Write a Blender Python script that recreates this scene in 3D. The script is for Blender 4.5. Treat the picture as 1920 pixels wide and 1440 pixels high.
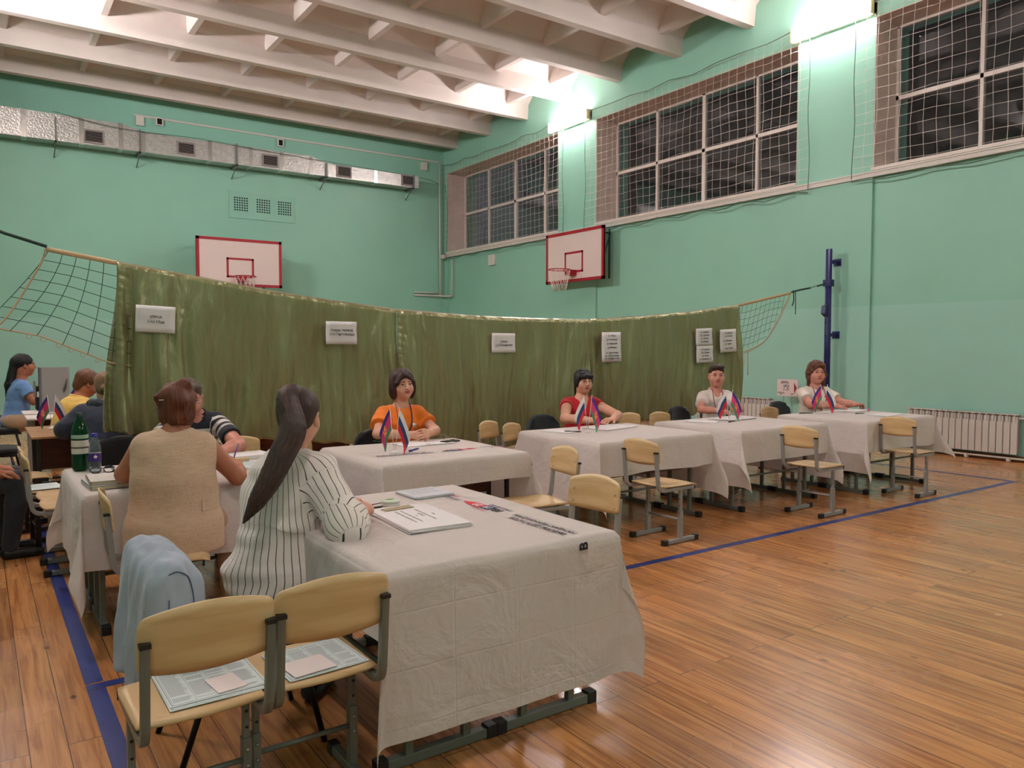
import bpy, bmesh, math, random
import numpy as np
from mathutils import Vector, Matrix
random.seed(7)
for o in list(bpy.data.objects): bpy.data.objects.remove(o)
SC = bpy.context.scene
COL = SC.collection
# ---------------- camera, world, exposure ----------------
CAM_H = 1.44; F_PX = 1443.0
YAW = math.radians(34.878); PITCH = math.radians(2.777)
cd = bpy.data.cameras.new('camera'); cam = bpy.data.objects.new('camera', cd); COL.objects.link(cam)
cd.sensor_fit = 'HORIZONTAL'; cd.sensor_width = 36.0; cd.lens = 36.0*F_PX/1920.0
cd.clip_start = 0.05; cd.clip_end = 200
cam.location = (0, 0, CAM_H)
cam.rotation_euler = (math.radians(90)-PITCH, 0, -YAW)
SC.camera = cam
w = bpy.data.worlds.new('night'); SC.world = w; w.use_nodes = True
bgn = w.node_tree.nodes['Background']; bgn.inputs[0].default_value = (0.20, 0.20, 0.22, 1); bgn.inputs[1].default_value = 1.0  # raised grey lights the outside board so the panes look reflective
SC.view_settings.view_transform = 'Standard'; SC.view_settings.look = 'None'
SC.view_settings.gamma = 1.0; SC.view_settings.use_curve_mapping = False
SC.view_settings.exposure = 2.27
LAMP_STRENGTH = 34.0; LAMP_LEFT = 70.0      # right and left long wall
LAMP_COLOR = (1.0, 0.86, 0.86)
LAMP_Y = [13.0, 6.85, 0.65, -5.4]          # wall lamps on the piers of each long wall
# ---------------- room dimensions ----------------
XR = 10.62; XL = -0.62; YF = 18.5; YB = -6.6; ZC = 7.28; ZB = 6.68

# ---------------- materials ----------------
def srgb(r, g, b):
    f = lambda c: (c/255.0)/12.92 if c/255.0 <= 0.04045 else ((c/255.0+0.055)/1.055)**2.4
    return (f(r), f(g), f(b), 1.0)
MATS = {}
def mat(name, col=(200,200,200), rough=0.6, metal=0.0, bump=0.0, bscale=30.0, var=0.0, vscale=4.0, spec=0.5, sheen=0.0, coat=0.0, trans=0.0, alpha=1.0, emit=0.0, stretch=None, aniso=0.0, ior=None):
    if name in MATS: return MATS[name]
    m = bpy.data.materials.new(name); m.use_nodes = True
    nt = m.node_tree; N = nt.nodes; L = nt.links; b = N['Principled BSDF']
    c = srgb(*col)
    b.inputs['Base Color'].default_value = c
    b.inputs['Roughness'].default_value = rough; b.inputs['Metallic'].default_value = metal
    b.inputs['Specular IOR Level'].default_value = spec
    b.inputs['Sheen Weight'].default_value = sheen; b.inputs['Coat Weight'].default_value = coat
    b.inputs['Transmission Weight'].default_value = trans; b.inputs['Alpha'].default_value = alpha
    b.inputs['Anisotropic'].default_value = aniso
    if ior: b.inputs['IOR'].default_value = ior
    if emit > 0:
        b.inputs['Emission Color'].default_value = c; b.inputs['Emission Strength'].default_value = emit
    if var > 0 or bump > 0:
        tc = N.new('ShaderNodeTexCoord'); mp = N.new('ShaderNodeMapping')
        L.new(tc.outputs['Object'], mp.inputs[0])
        if stretch: mp.inputs['Scale'].default_value = stretch
    if var > 0:
        n = N.new('ShaderNodeTexNoise'); n.inputs['Scale'].default_value = vscale; n.inputs['Detail'].default_value = 5
        L.new(mp.outputs[0], n.inputs['Vector'])
        r = N.new('ShaderNodeValToRGB')
        r.color_ramp.elements[0].position = 0.3; r.color_ramp.elements[1].position = 0.7
        r.color_ramp.elements[0].color = (c[0]*(1-var), c[1]*(1-var), c[2]*(1-var), 1)
        r.color_ramp.elements[1].color = (min(1,c[0]*(1+var)), min(1,c[1]*(1+var)), min(1,c[2]*(1+var)), 1)
        L.new(n.outputs['Fac'], r.inputs[0]); L.new(r.outputs[0], b.inputs['Base Color'])
    if bump > 0:
        n2 = N.new('ShaderNodeTexNoise'); n2.inputs['Scale'].default_value = bscale; n2.inputs['Detail'].default_value = 4
        L.new(mp.outputs[0], n2.inputs['Vector'])
        bp = N.new('ShaderNodeBump'); bp.inputs['Strength'].default_value = bump; bp.inputs['Distance'].default_value = 0.01
        L.new(n2.outputs['Fac'], bp.inputs['Height']); L.new(bp.outputs[0], b.inputs['Normal'])
    MATS[name] = m
    return m
def nodes(m):
    nt = m.node_tree; return nt, nt.nodes, nt.links, nt.nodes['Principled BSDF']
def wood_mat(name, c1, c2, rough=0.4, scale=(2.0, 30.0, 2.0), wav=3.0, bump=0.05, coat=0.0):
    if name in MATS: return MATS[name]
    m = mat(name, c1, rough, coat=coat); nt, N, L, b = nodes(m)
    tc = N.new('ShaderNodeTexCoord'); mp = N.new('ShaderNodeMapping'); mp.inputs['Scale'].default_value = scale
    L.new(tc.outputs['Object'], mp.inputs[0])
    n = N.new('ShaderNodeTexNoise'); n.inputs['Scale'].default_value = wav; n.inputs['Detail'].default_value = 6; n.inputs['Distortion'].default_value = 0.9
    L.new(mp.outputs[0], n.inputs['Vector'])
    r = N.new('ShaderNodeValToRGB'); r.color_ramp.elements[0].position = .35; r.color_ramp.elements[1].position = .62
    r.color_ramp.elements[0].color = srgb(*c2); r.color_ramp.elements[1].color = srgb(*c1)
    L.new(n.outputs['Fac'], r.inputs[0]); L.new(r.outputs[0], b.inputs['Base Color'])
    return m

# ---------------- object helpers ----------------
def link(o, parent=None):
    COL.objects.link(o)
    if parent is not None: o.parent = parent
    return o
def tag(o, label=None, cat=None, group=None, kind=None):
    if label: o['label'] = label
    if cat: o['category'] = cat
    if group: o['group'] = group
    if kind: o['kind'] = kind
    return o
def thing(name, label, cat, loc=(0,0,0), rz=0.0, group=None):
    o = bpy.data.objects.new(name, None); o.empty_display_size = 0.1
    COL.objects.link(o); o.location = loc; o.rotation_euler = (0, 0, rz)
    return tag(o, label, cat, group)
def copy_thing(root, loc, rz=None, label=None, group=None):
    r = root.copy(); COL.objects.link(r); r.location = loc
    if rz is not None: r.rotation_euler = (0, 0, rz)
    if label: r['label'] = label
    if group: r['group'] = group
    for ch in list(root.children):
        c = ch.copy(); COL.objects.link(c); c.parent = r
        for g in list(ch.children):
            d = g.copy(); COL.objects.link(d); d.parent = c
    return r
class MB:
    """collects shapes into one mesh"""
    def __init__(s): s.v = []; s.f = []; s.sm = []; s.mi = []; s.cur = 0
    def add(s, vs, fs, smooth=False):
        n = len(s.v); s.v.extend([tuple(v) for v in vs])
        for f in fs: s.f.append(tuple(i+n for i in f)); s.sm.append(smooth); s.mi.append(s.cur)
    def box(s, x0, x1, y0, y1, z0, z1, M=None):
        vs = [Vector(p) for p in ((x0,y0,z0),(x1,y0,z0),(x1,y1,z0),(x0,y1,z0),(x0,y0,z1),(x1,y0,z1),(x1,y1,z1),(x0,y1,z1))]
        if M is not None: vs = [M @ v for v in vs]
        s.add(vs, [(0,3,2,1),(4,5,6,7),(0,1,5,4),(1,2,6,5),(2,3,7,6),(3,0,4,7)])
    def cbox(s, c, d, M=None):
        s.box(c[0]-d[0]/2, c[0]+d[0]/2, c[1]-d[1]/2, c[1]+d[1]/2, c[2]-d[2]/2, c[2]+d[2]/2, M)
    def tube(s, pts, r, n=8, closed=False, cap=True, sx=1.0, up=None, square=False):
        """sweep a round (or rounded square) section; r number or list; sx squashes the second axis"""
        pts = [Vector(p) for p in pts]; k = len(pts)
        rs = r if isinstance(r, (list, tuple)) else [r]*k
        prev = None; rings = []
        for i, p in enumerate(pts):
            a = pts[(i-1) % k] if (i > 0 or closed) else p
            b = pts[(i+1) % k] if (i < k-1 or closed) else p
            t = (b-a)
            if t.length < 1e-9: t = Vector((0,0,1))
            t.normalize()
            if prev is None:
                u = Vector(up) if up else (Vector((0,0,1)) if abs(t.z) < .9 else Vector((1,0,0)))
                u = (u - t*u.dot(t)).normalized()
            else:
                u = prev - t*prev.dot(t)
                u = u.normalized() if u.length > 1e-6 else Vector((1,0,0))
            prev = u; w_ = t.cross(u)
            # mitre widening
            ring = []
            for j in range(n):
                if square:
                    q = math.pi/4 + j*2*math.pi/n if n == 4 else j*2*math.pi/n
                    cx, sy = math.cos(q), math.sin(q)
                    m_ = max(abs(cx), abs(sy)); cx, sy = cx/m_, sy/m_
                    l_ = math.hypot(cx, sy)
                    if l_ > 1.25: cx, sy = cx/l_*1.28, sy/l_*1.28
                else:
                    q = j*2*math.pi/n; cx, sy = math.cos(q), math.sin(q)
                ring.append(p + u*(cx*rs[i]) + w_*(sy*rs[i]*sx))
            rings.append(ring)
        vs = [v for rr in rings for v in rr]; fs = []
        for i in range(k if closed else k-1):
            i2 = (i+1) % k
            for j in range(n):
                j2 = (j+1) % n
                fs.append((i*n+j, i*n+j2, i2*n+j2, i2*n+j))
        if cap and not closed:
            fs.append(tuple(reversed(range(n)))); fs.append(tuple((k-1)*n+j for j in range(n)))
        s.add(vs, fs, smooth=not (square and n <= 8))
    def lathe(s, prof, n=24, c=(0,0,0), M=None, cap=True):
        vs = []; fs = []
        for (r, z) in prof:
            for j in range(n):
                q = j*2*math.pi/n; v = Vector((c[0]+r*math.cos(q), c[1]+r*math.sin(q), c[2]+z))
                vs.append(M @ v if M is not None else v)
        for i in range(len(prof)-1):
            for j in range(n):
                j2 = (j+1) % n; fs.append((i*n+j, i*n+j2, (i+1)*n+j2, (i+1)*n+j))
        if cap:
            fs.append(tuple(reversed(range(n)))); k = len(prof)-1; fs.append(tuple(k*n+j for j in range(n)))
        s.add(vs, fs, smooth=True)
    def prism(s, poly, axis, a, b):
        """extrude 2D polygon along axis ('x','y','z') from a to b"""
        def P(u, v, t): return {'x': (t,u,v), 'y': (u,t,v), 'z': (u,v,t)}[axis]
        n = len(poly); vs = [P(u,v,a) for u,v in poly]+[P(u,v,b) for u,v in poly]
        fs = [tuple(range(n)), tuple(n+i for i in reversed(range(n)))]
        for i in range(n): fs.append((i, n+i, n+(i+1)%n, (i+1)%n))
        s.add(vs, fs)
    def ball(s, c, r, n=12, sc=(1,1,1)):
        vs = []; fs = []
        for i in range(n//2+1):
            th = math.pi*i/(n//2)
            for j in range(n):
                q = 2*math.pi*j/n
                vs.append((c[0]+r*sc[0]*math.sin(th)*math.cos(q), c[1]+r*sc[1]*math.sin(th)*math.sin(q), c[2]+r*sc[2]*math.cos(th)))
        for i in range(n//2):
            for j in range(n):
                j2 = (j+1) % n; fs.append((i*n+j, (i+1)*n+j, (i+1)*n+j2, i*n+j2))
        s.add(vs, fs, smooth=True)
    def grid(s, P, nu, nv, smooth=True, closed_u=False):
        """P(i,j)->xyz for i<nu, j<nv"""
        vs = [P(i, j) for i in range(nu) for j in range(nv)]
        fs = []
        for i in range(nu if closed_u else nu-1):
            for j in range(nv-1):
                i2 = (i+1) % nu
                fs.append((i*nv+j, i2*nv+j, i2*nv+j+1, i*nv+j+1))
        s.add(vs, fs, smooth)
    def build(s, name, m, parent=None, bevel=0.0, solid=0.0, weld=False, loc=None):
        me = bpy.data.meshes.new(name); me.from_pydata([tuple(v) for v in s.v], [], s.f); me.update()
        ms = m if isinstance(m, (list, tuple)) else [m]
        for q in ms: me.materials.append(q)
        me.polygons.foreach_set('use_smooth', s.sm)
        me.polygons.foreach_set('material_index', s.mi)
        bm = bmesh.new(); bm.from_mesh(me)
        if weld: bmesh.ops.remove_doubles(bm, verts=bm.verts, dist=1e-5)
        bmesh.ops.recalc_face_normals(bm, faces=bm.faces); bm.to_mesh(me); bm.free()
        o = bpy.data.objects.new(name, me); link(o, parent)
        if loc is not None: o.location = loc
        if solid:
            q = o.modifiers.new('solid', 'SOLIDIFY'); q.thickness = solid; q.offset = 0
        if bevel:
            q = o.modifiers.new('bevel', 'BEVEL'); q.width = bevel; q.segments = 2; q.limit_method = 'ANGLE'; q.angle_limit = math.radians(35)
            me.polygons.foreach_set('use_smooth', [False]*len(me.polygons))
        return o
def struct(o, label=None): o['kind'] = 'structure'; return o
def bez(pts, n=8):
    """Catmull-Rom through pts"""
    P = [Vector(p) for p in pts]; P = [P[0]*2-P[1]]+P+[P[-1]*2-P[-2]]; out = []
    for i in range(1, len(P)-2):
        for k in range(n):
            t = k/n; a, b, c, d = P[i-1], P[i], P[i+1], P[i+2]
            out.append(0.5*((2*b)+(c-a)*t+(2*a-5*b+4*c-d)*t*t+(3*b-a-3*c+d)*t**3))
    out.append(P[-2]); return out
def round_path(pts, rad, n=6):
    """polyline with rounded corners"""
    P = [Vector(p) for p in pts]; out = [P[0]]
    for i in range(1, len(P)-1):
        a = (P[i-1]-P[i]).normalized(); b = (P[i+1]-P[i]).normalized()
        s0 = P[i]+a*rad; s1 = P[i]+b*rad
        for k in range(n+1):
            t = k/n; out.append(s0*(1-t)**2+P[i]*2*t*(1-t)+s1*t*t)
    out.append(P[-1]); return out
def text_mesh(name, body, size, m, parent=None, M=None, align='CENTER', bold=0.0, xs=1.0, thick=0.0004, spacing=1.0):
    cu = bpy.data.curves.new(name, 'FONT'); cu.body = body; cu.size = size; cu.align_x = align; cu.align_y = 'CENTER'
    cu.offset = bold; cu.extrude = thick; cu.resolution_u = 2; cu.space_line = spacing
    o = bpy.data.objects.new(name, cu); COL.objects.link(o)
    dg = bpy.context.evaluated_depsgraph_get(); dg.update()
    me = bpy.data.meshes.new_from_object(o.evaluated_get(dg)); bpy.data.objects.remove(o); bpy.data.curves.remove(cu)
    me.transform((M or Matrix.Identity(4)) @ Matrix.Diagonal((xs, 1, 1, 1)))
    me.materials.clear(); me.materials.append(m)
    o = bpy.data.objects.new(name, me); link(o, parent)
    return o
def join_meshes(name, objs, m, parent=None):
    """merge mesh objects (same frame) into one object"""
    bm = bmesh.new()
    for o in objs: bm.from_mesh(o.data)
    me = bpy.data.meshes.new(name); bm.to_mesh(me); bm.free(); me.materials.append(m)
    for o in objs: bpy.data.objects.remove(o)
    o = bpy.data.objects.new(name, me); link(o, parent); return o
PI = math.pi
# common materials
M_WHITE = mat('white_paint', (222,214,208), .5)
M_BLACKP = mat('black_plastic', (22,22,24), .45)
M_INK = mat('ink', (28,27,32), .7)
M_PAPER = mat('paper', (226,220,220), .75)
# ================= ROOM =================
m_wall = mat('wall_paint', (146,198,179), .42, bump=.10, bscale=14, var=.04, vscale=.8, spec=.35)
m_wall_low = mat('wall_paint_lower', (156,203,189), .30, bump=.08, bscale=12, var=.03, vscale=.9, spec=.45)
m_ceil = mat('ceiling_paint', (214,204,199), .75, bump=.12, bscale=10, var=.05, vscale=1.6)
m_reveal = mat('whitewashed_brick', (208,190,182), .8, bump=.4, bscale=18, var=.06, vscale=6)
# brick courses in the reveal bump
nt, N, L, b = nodes(m_reveal)
tc = N.new('ShaderNodeTexCoord'); br = N.new('ShaderNodeTexWave'); br.wave_type = 'BANDS'; br.bands_direction = 'Z'; br.inputs['Scale'].default_value = 2.2
L.new(tc.outputs['Object'], br.inputs['Vector']); bp = N.new('ShaderNodeBump'); bp.inputs['Strength'].default_value = .35; bp.inputs['Distance'].default_value = .01
L.new(br.outputs['Fac'], bp.inputs['Height']); L.new(bp.outputs[0], b.inputs['Normal'])

# floor: varnished boards running along Y
m_floor = mat('varnished_boards', (176,112,60), .24, coat=.25)
nt, N, L, b = nodes(m_floor)
b.inputs['Coat Roughness'].default_value = .16
tc = N.new('ShaderNodeTexCoord'); mp = N.new('ShaderNodeMapping'); mp.inputs['Rotation'].default_value = (0, 0, PI/2)
L.new(tc.outputs['Object'], mp.inputs[0])
def bricknode(c1, c2, mo):
    q = N.new('ShaderNodeTexBrick'); q.offset = .37; q.offset_frequency = 2; q.squash = 1.0
    q.inputs['Scale'].default_value = 1.0; q.inputs['Brick Width'].default_value = 2.3; q.inputs['Row Height'].default_value = .119
    q.inputs['Mortar Size'].default_value = .0022; q.inputs['Mortar Smooth'].default_value = .3; q.inputs['Bias'].default_value = 0
    q.inputs['Color1'].default_value = c1; q.inputs['Color2'].default_value = c2; q.inputs['Mortar'].default_value = mo
    L.new(mp.outputs[0], q.inputs['Vector']); return q
bk = bricknode((0,0,0,1), (1,1,1,1), (.5,.5,.5,1))
mp2 = N.new('ShaderNodeMapping'); mp2.inputs['Scale'].default_value = (26, 1.3, 1); L.new(tc.outputs['Object'], mp2.inputs[0])
addv = N.new('ShaderNodeVectorMath'); addv.operation = 'ADD'; L.new(mp2.outputs[0], addv.inputs[0])
sc_ = N.new('ShaderNodeVectorMath'); sc_.operation = 'SCALE'; sc_.inputs[3].default_value = 17.0
L.new(bk.outputs['Color'], sc_.inputs[0]); L.new(sc_.outputs[0], addv.inputs[1])
gr = N.new('ShaderNodeTexNoise'); gr.inputs['Scale'].default_value = 1.6; gr.inputs['Detail'].default_value = 7; gr.inputs['Distortion'].default_value = .7
L.new(addv.outputs[0], gr.inputs['Vector'])
r1 = N.new('ShaderNodeValToRGB'); r1.color_ramp.elements[0].position = .34; r1.color_ramp.elements[1].position = .60
r1.color_ramp.elements[0].color = srgb(158,102,58); r1.color_ramp.elements[1].color = srgb(200,142,86)
L.new(gr.outputs['Fac'], r1.inputs[0])
r2 = N.new('ShaderNodeValToRGB'); r2.color_ramp.elements[0].color = (.86,.80,.76,1); r2.color_ramp.elements[1].color = (1.12,1.06,1.0,1)
L.new(bk.outputs['Color'], r2.inputs[0])
mx = N.new('ShaderNodeMix'); mx.data_type = 'RGBA'; mx.blend_type = 'MULTIPLY'; mx.inputs['Factor'].default_value = 1
L.new(r1.outputs[0], mx.inputs[6]); L.new(r2.outputs[0], mx.inputs[7])
# knots and worn scuffs
vo = N.new('ShaderNodeTexVoronoi'); vo.inputs['Scale'].default_value = 1.0; vo.inputs['Randomness'].default_value = 1.0
mp3 = N.new('ShaderNodeMapping'); mp3.inputs['Scale'].default_value = (4.6, 2.6, 1); L.new(tc.outputs['Object'], mp3.inputs[0]); L.new(mp3.outputs[0], vo.inputs['Vector'])
r3 = N.new('ShaderNodeValToRGB'); r3.color_ramp.elements[0].position = .035; r3.color_ramp.elements[1].position = .075
r3.color_ramp.elements[0].color = (.25,.16,.1,1); r3.color_ramp.elements[1].color = (1,1,1,1)
L.new(vo.outputs['Distance'], r3.inputs[0])
mx2 = N.new('ShaderNodeMix'); mx2.data_type = 'RGBA'; mx2.blend_type = 'MULTIPLY'; mx2.inputs['Factor'].default_value = .8
L.new(mx.outputs[2], mx2.inputs[6]); L.new(r3.outputs[0], mx2.inputs[7])
# dark seams
sm_ = N.new('ShaderNodeMix'); sm_.data_type = 'RGBA'; sm_.inputs[7].default_value = srgb(92,54,32)
L.new(bk.outputs['Fac'], sm_.inputs['Factor']); L.new(mx2.outputs[2], sm_.inputs[6])
L.new(sm_.outputs[2], b.inputs['Base Color'])
big = N.new('ShaderNodeTexNoise'); big.inputs['Scale'].default_value = 1.1; big.inputs['Detail'].default_value = 4
L.new(tc.outputs['Object'], big.inputs['Vector'])
mr = N.new('ShaderNodeMapRange'); mr.inputs['From Min'].default_value = .3; mr.inputs['From Max'].default_value = .7; mr.inputs['To Min'].default_value = .17; mr.inputs['To Max'].default_value = .34
L.new(big.outputs['Fac'], mr.inputs[0]); L.new(mr.outputs[0], b.inputs['Roughness'])
fb = N.new('ShaderNodeTexNoise'); fb.inputs['Scale'].default_value = 7; fb.inputs['Detail'].default_value = 2
mp4 = N.new('ShaderNodeMapping'); mp4.inputs['Scale'].default_value = (1, .25, 1); L.new(tc.outputs['Object'], mp4.inputs[0]); L.new(mp4.outputs[0], fb.inputs['Vector'])
ad = N.new('ShaderNodeMath'); ad.operation = 'SUBTRACT'; L.new(fb.outputs['Fac'], ad.inputs[0]); L.new(bk.outputs['Fac'], ad.inputs[1])
bp = N.new('ShaderNodeBump'); bp.inputs['Strength'].default_value = .22; bp.inputs['Distance'].default_value = .006
L.new(ad.outputs[0], bp.inputs['Height']); L.new(bp.outputs[0], b.inputs['Normal'])

q = MB(); q.box(XL-.3, XR+.7, YB-.3, YF+.3, -.12, 0); struct(q.build('floor', m_floor))
m_tape = mat('blue_floor_paint', (34,52,120), .35, var=.12, vscale=9)
q = MB()
q.box(.345, .415, -.2, 3.60, .0002, .0014); q.box(.345, .415, 3.68, 8.9, .0002, .0014)
q.box(.345, 9.10, 3.605, 3.665, .0002, .0014); q.box(9.04, 9.10, 3.665, 18.0, .0002, .0014)
struct(q.build('trim_1', m_tape)); bpy.data.objects['trim_1']['label'] = 'blue painted court lines on the board floor'

# far wall
q = MB(); q.cur = 0; q.box(XL-.3, XR+.3, YF, YF+.3, 2.03, ZC+.9); q.cur = 1; q.box(XL-.3, XR+.3, YF-.004, YF+.3, 0, 2.03)
struct(q.build('wall_far', [m_wall, m_wall_low]))
# rear and left walls (behind and beside the camera)
q = MB(); q.cur = 0; q.box(XL-.3, XR+.3, YB-.3, YB, 0, ZC+.9); struct(q.build('wall_near', m_wall))
q = MB(); q.cur = 0; q.box(XL-.3, XL, YB, YF, 2.03, ZC+.9); q.cur = 1; q.box(XL-.3, XL+.004, YB, YF, 0, 2.03)
struct(q.build('wall_left', [m_wall, m_wall_low]))
# right wall: panels, piers, windows
WIN = [(13.45, 18.32), (7.45, 12.20), (1.45, 6.20), (-4.55, .2)]
ZS0, ZS1 = 3.98, 6.12; DEP = .58; PP = .05      # piers stand 5 cm proud of the panels
q = MB()
def wallbox(x0, y0, y1, z0, z1):
    if z0 < 2.03:
        q.cur = 1; q.box(x0-.004, XR+.9, y0, y1, z0, min(2.03, z1))
        z0 = 2.03
    if z1 > z0: q.cur = 0; q.box(x0, XR+.9, y0, y1, z0, z1)
for (a, c) in WIN:
    wallbox(XR+PP, a, c, 0, ZS0)
    q.cur = 0; q.box(XR, XR+.9, a, c, ZS1, ZC+.9)
edges = [YF] + [v for w_ in WIN for v in (w_[1], w_[0])] + [YB]
for i in range(0, len(edges), 2): wallbox(XR, edges[i+1], edges[i], 0, ZC+.9)
struct(q.build('wall_right', [m_wall, m_wall_low]))
m_frame = mat('window_frame_paint', (226,214,208), .4)
m_glass = mat('window_glass', (235,240,240), .02, trans=1.0, ior=1.45)
m_night = mat('night_trees_and_reflection', (62,62,64), .9, var=.5, vscale=1.4)  # mottled like dim trees; grey lifted to imitate reflections in the panes
for i, (a, c) in enumerate(WIN):
    e = bpy.data.objects.new('window_%d' % (i+1), None); COL.objects.link(e); e['kind'] = 'structure'
    e['label'] = 'tall gym window with white frame behind a safety net'; e.location = (XR+DEP, (a+c)/2, ZS0)
    y0, y1, z0, z1 = a-e.location.y, c-e.location.y, 0.0, ZS1-ZS0
    # reveal lining
    q = MB(); D = -DEP+.004
    q.box(D, 0, y0-.002, y0+.012, z0, z1); q.box(D, 0, y1-.012, y1+.002, z0, z1); q.box(D, 0, y0, y1, z1-.012, z1+.002)
    q.box(D, 0, y0, y1, z0-.002, z0+.015); q.build('window_reveal', m_reveal, e)
    q = MB(); q.box(-DEP-.05, -.02, y0-.0, y1+.0, z0-.03, z0+.018); q.build('window_sill', m_frame, e)
    q = MB(); t = .05; W = y1-y0; mid = (z0+z1)/2+.02
    q.box(-.03, .05, y0, y0+t, z0, z1); q.box(-.03, .05, y1-t, y1, z0, z1); q.box(-.03, .05, y0, y1, z0, z0+.05); q.box(-.03, .05, y0, y1, z1-t, z1)
    for k in (1, 2, 3):
        tt = .045 if k != 2 else .07; yy = y0+W*k/4; q.box(-.03, .05, yy-tt/2, yy+tt/2, z0, z1)
    q.box(-.03, .05, y0, y1, mid-.03, mid+.03); q.build('window_frame', m_frame, e)
    for k in range(4):
        for zz in ((z0, mid), (mid, z1)):
            q = MB(); q.box(.006, .012, y0+W*k/4+.01, y0+W*(k+1)/4-.01, zz[0]+.02, zz[1]-.02); q.build('pane', m_glass, e)
q = MB(); q.box(XR+2.2, XR+2.3, -20, 60, -2, 14); o = q.build('night_outside', m_night); struct(o)
# cable trunk under the windows, across the whole right wall
m_trunk = mat('white_trunking', (214,206,200), .4)
q = MB(); q.box(XR-.035, XR-.001, YB, YF-.01, 3.865, 3.945); q.box(XR-.05, XR-.03, YB, YF-.01, 3.925, 3.945)
struct(q.build('trim_2', m_trunk)); bpy.data.objects['trim_2']['label'] = 'white cable trunking under the windows'
# skirting
m_skirt = mat('brown_skirting', (120,70,40), .35)
q = MB(); q.box(XL, XR, YF-.03, YF-.004, 0, .07); struct(q.build('baseboard_far', m_skirt))
q = MB(); q.box(XR+PP-.03, XR+PP-.004, 7.46, 12.19, 0, .07); q.box(XR+PP-.03, XR+PP-.004, 1.46, 6.19, 0, .07); q.box(XR-.03, XR-.004, 6.2, 7.45, 0, .07); struct(q.build('baseboard_right', m_skirt))
# ceiling: ribbed concrete slab with haunched beams and cross ribs
q = MB(); q.box(XL-.3, XR+.9, YB-.3, YF+.3, ZC, ZC+.2); 
BY = [17.83-1.577*k for k in range(15)]
for y in BY:
    # section in (y,z); beam soffit .15 wide with haunches up to the slab
    q.prism([(y-.075, ZB), (y+.075, ZB), (y+.105, 7.0), (y+.40, ZC+.01), (y-.40, ZC+.01), (y-.105, 7.0)], 'x', XL-.2, XR+.02)
for i in range(len(BY)-1):
    y1_, y0_ = BY[i]-.09, BY[i+1]+.09
    for k in range(8):
        xc = .55+k*1.36
        q.prism([(xc-.05, 6.93), (xc+.05, 6.93), (xc+.14, ZC+.01), (xc-.14, ZC+.01)], 'y', y0_, y1_)
struct(q.build('ceiling', m_ceil))
# ---------- wall lamps ----------
m_diff = mat('lamp_diffuser', (255,250,244), .4)
nt, N, L, b = nodes(m_diff); b.inputs['Emission Color'].default_value = (*LAMP_COLOR, 1); b.inputs['Emission Strength'].default_value = LAMP_STRENGTH
m_diffl = m_diff.copy(); m_diffl.node_tree.nodes['Principled BSDF'].inputs['Emission Strength'].default_value = LAMP_LEFT
m_lampbody = mat('lamp_body', (220,214,200), .4); m_lampend = mat('lamp_end_cap', (224,206,150), .4)
def wall_lamp(x, y, sgn, label):
    t = thing('wall_lamp', label, 'lamp', (x, y, 6.24), 0 if sgn > 0 else PI, 'fluorescent wall lamps on the piers')
    q = MB(); q.box(-.07, -.001, -.66, .66, -.10, .10); q.build('lamp_body', m_lampbody, t)
    q = MB(); q.prism([(-.07, -.095), (-.07, .095), (-.115, .085), (-.135, .03), (-.135, -.03), (-.115, -.085)], 'y', -.64, .64); q.build('diffuser', m_diff if (sgn > 0 or y < 2) else m_diffl, t)
    for s in (-1, 1):
        q = MB(); q.box(-.14, -.001, s*.64-(.02 if s < 0 else 0), s*.64+(.02 if s > 0 else 0), -.105, .105); q.build('end_cap', m_lampend, t)
    q = MB()
    for k in range(7): q.tube([(-.15, -.6+k*.2, -.11), (-.155, -.6+k*.2, .11)], .002, 4)
    q.tube([(-.152, -.66, .08), (-.152, .66, .08)], .002, 4); q.tube([(-.152, -.66, -.08), (-.152, .66, -.08)], .002, 4)
    q.build('wire_guard', m_lampbody, t)
for i, y in enumerate(LAMP_Y):
    wall_lamp(XR, y, 1, ['glowing fluorescent wall lamp between the two farther windows', 'glowing fluorescent wall lamp between the two nearer windows', 'fluorescent wall lamp on the right wall beside the camera', 'fluorescent wall lamp at the near end of the right wall'][i])
    wall_lamp(XL, y, -1, ['fluorescent wall lamp on the left wall near its far end', 'fluorescent wall lamp in the middle of the left wall', 'fluorescent wall lamp on the left wall beside the camera', 'fluorescent wall lamp at the near end of the left wall'][i])
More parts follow.
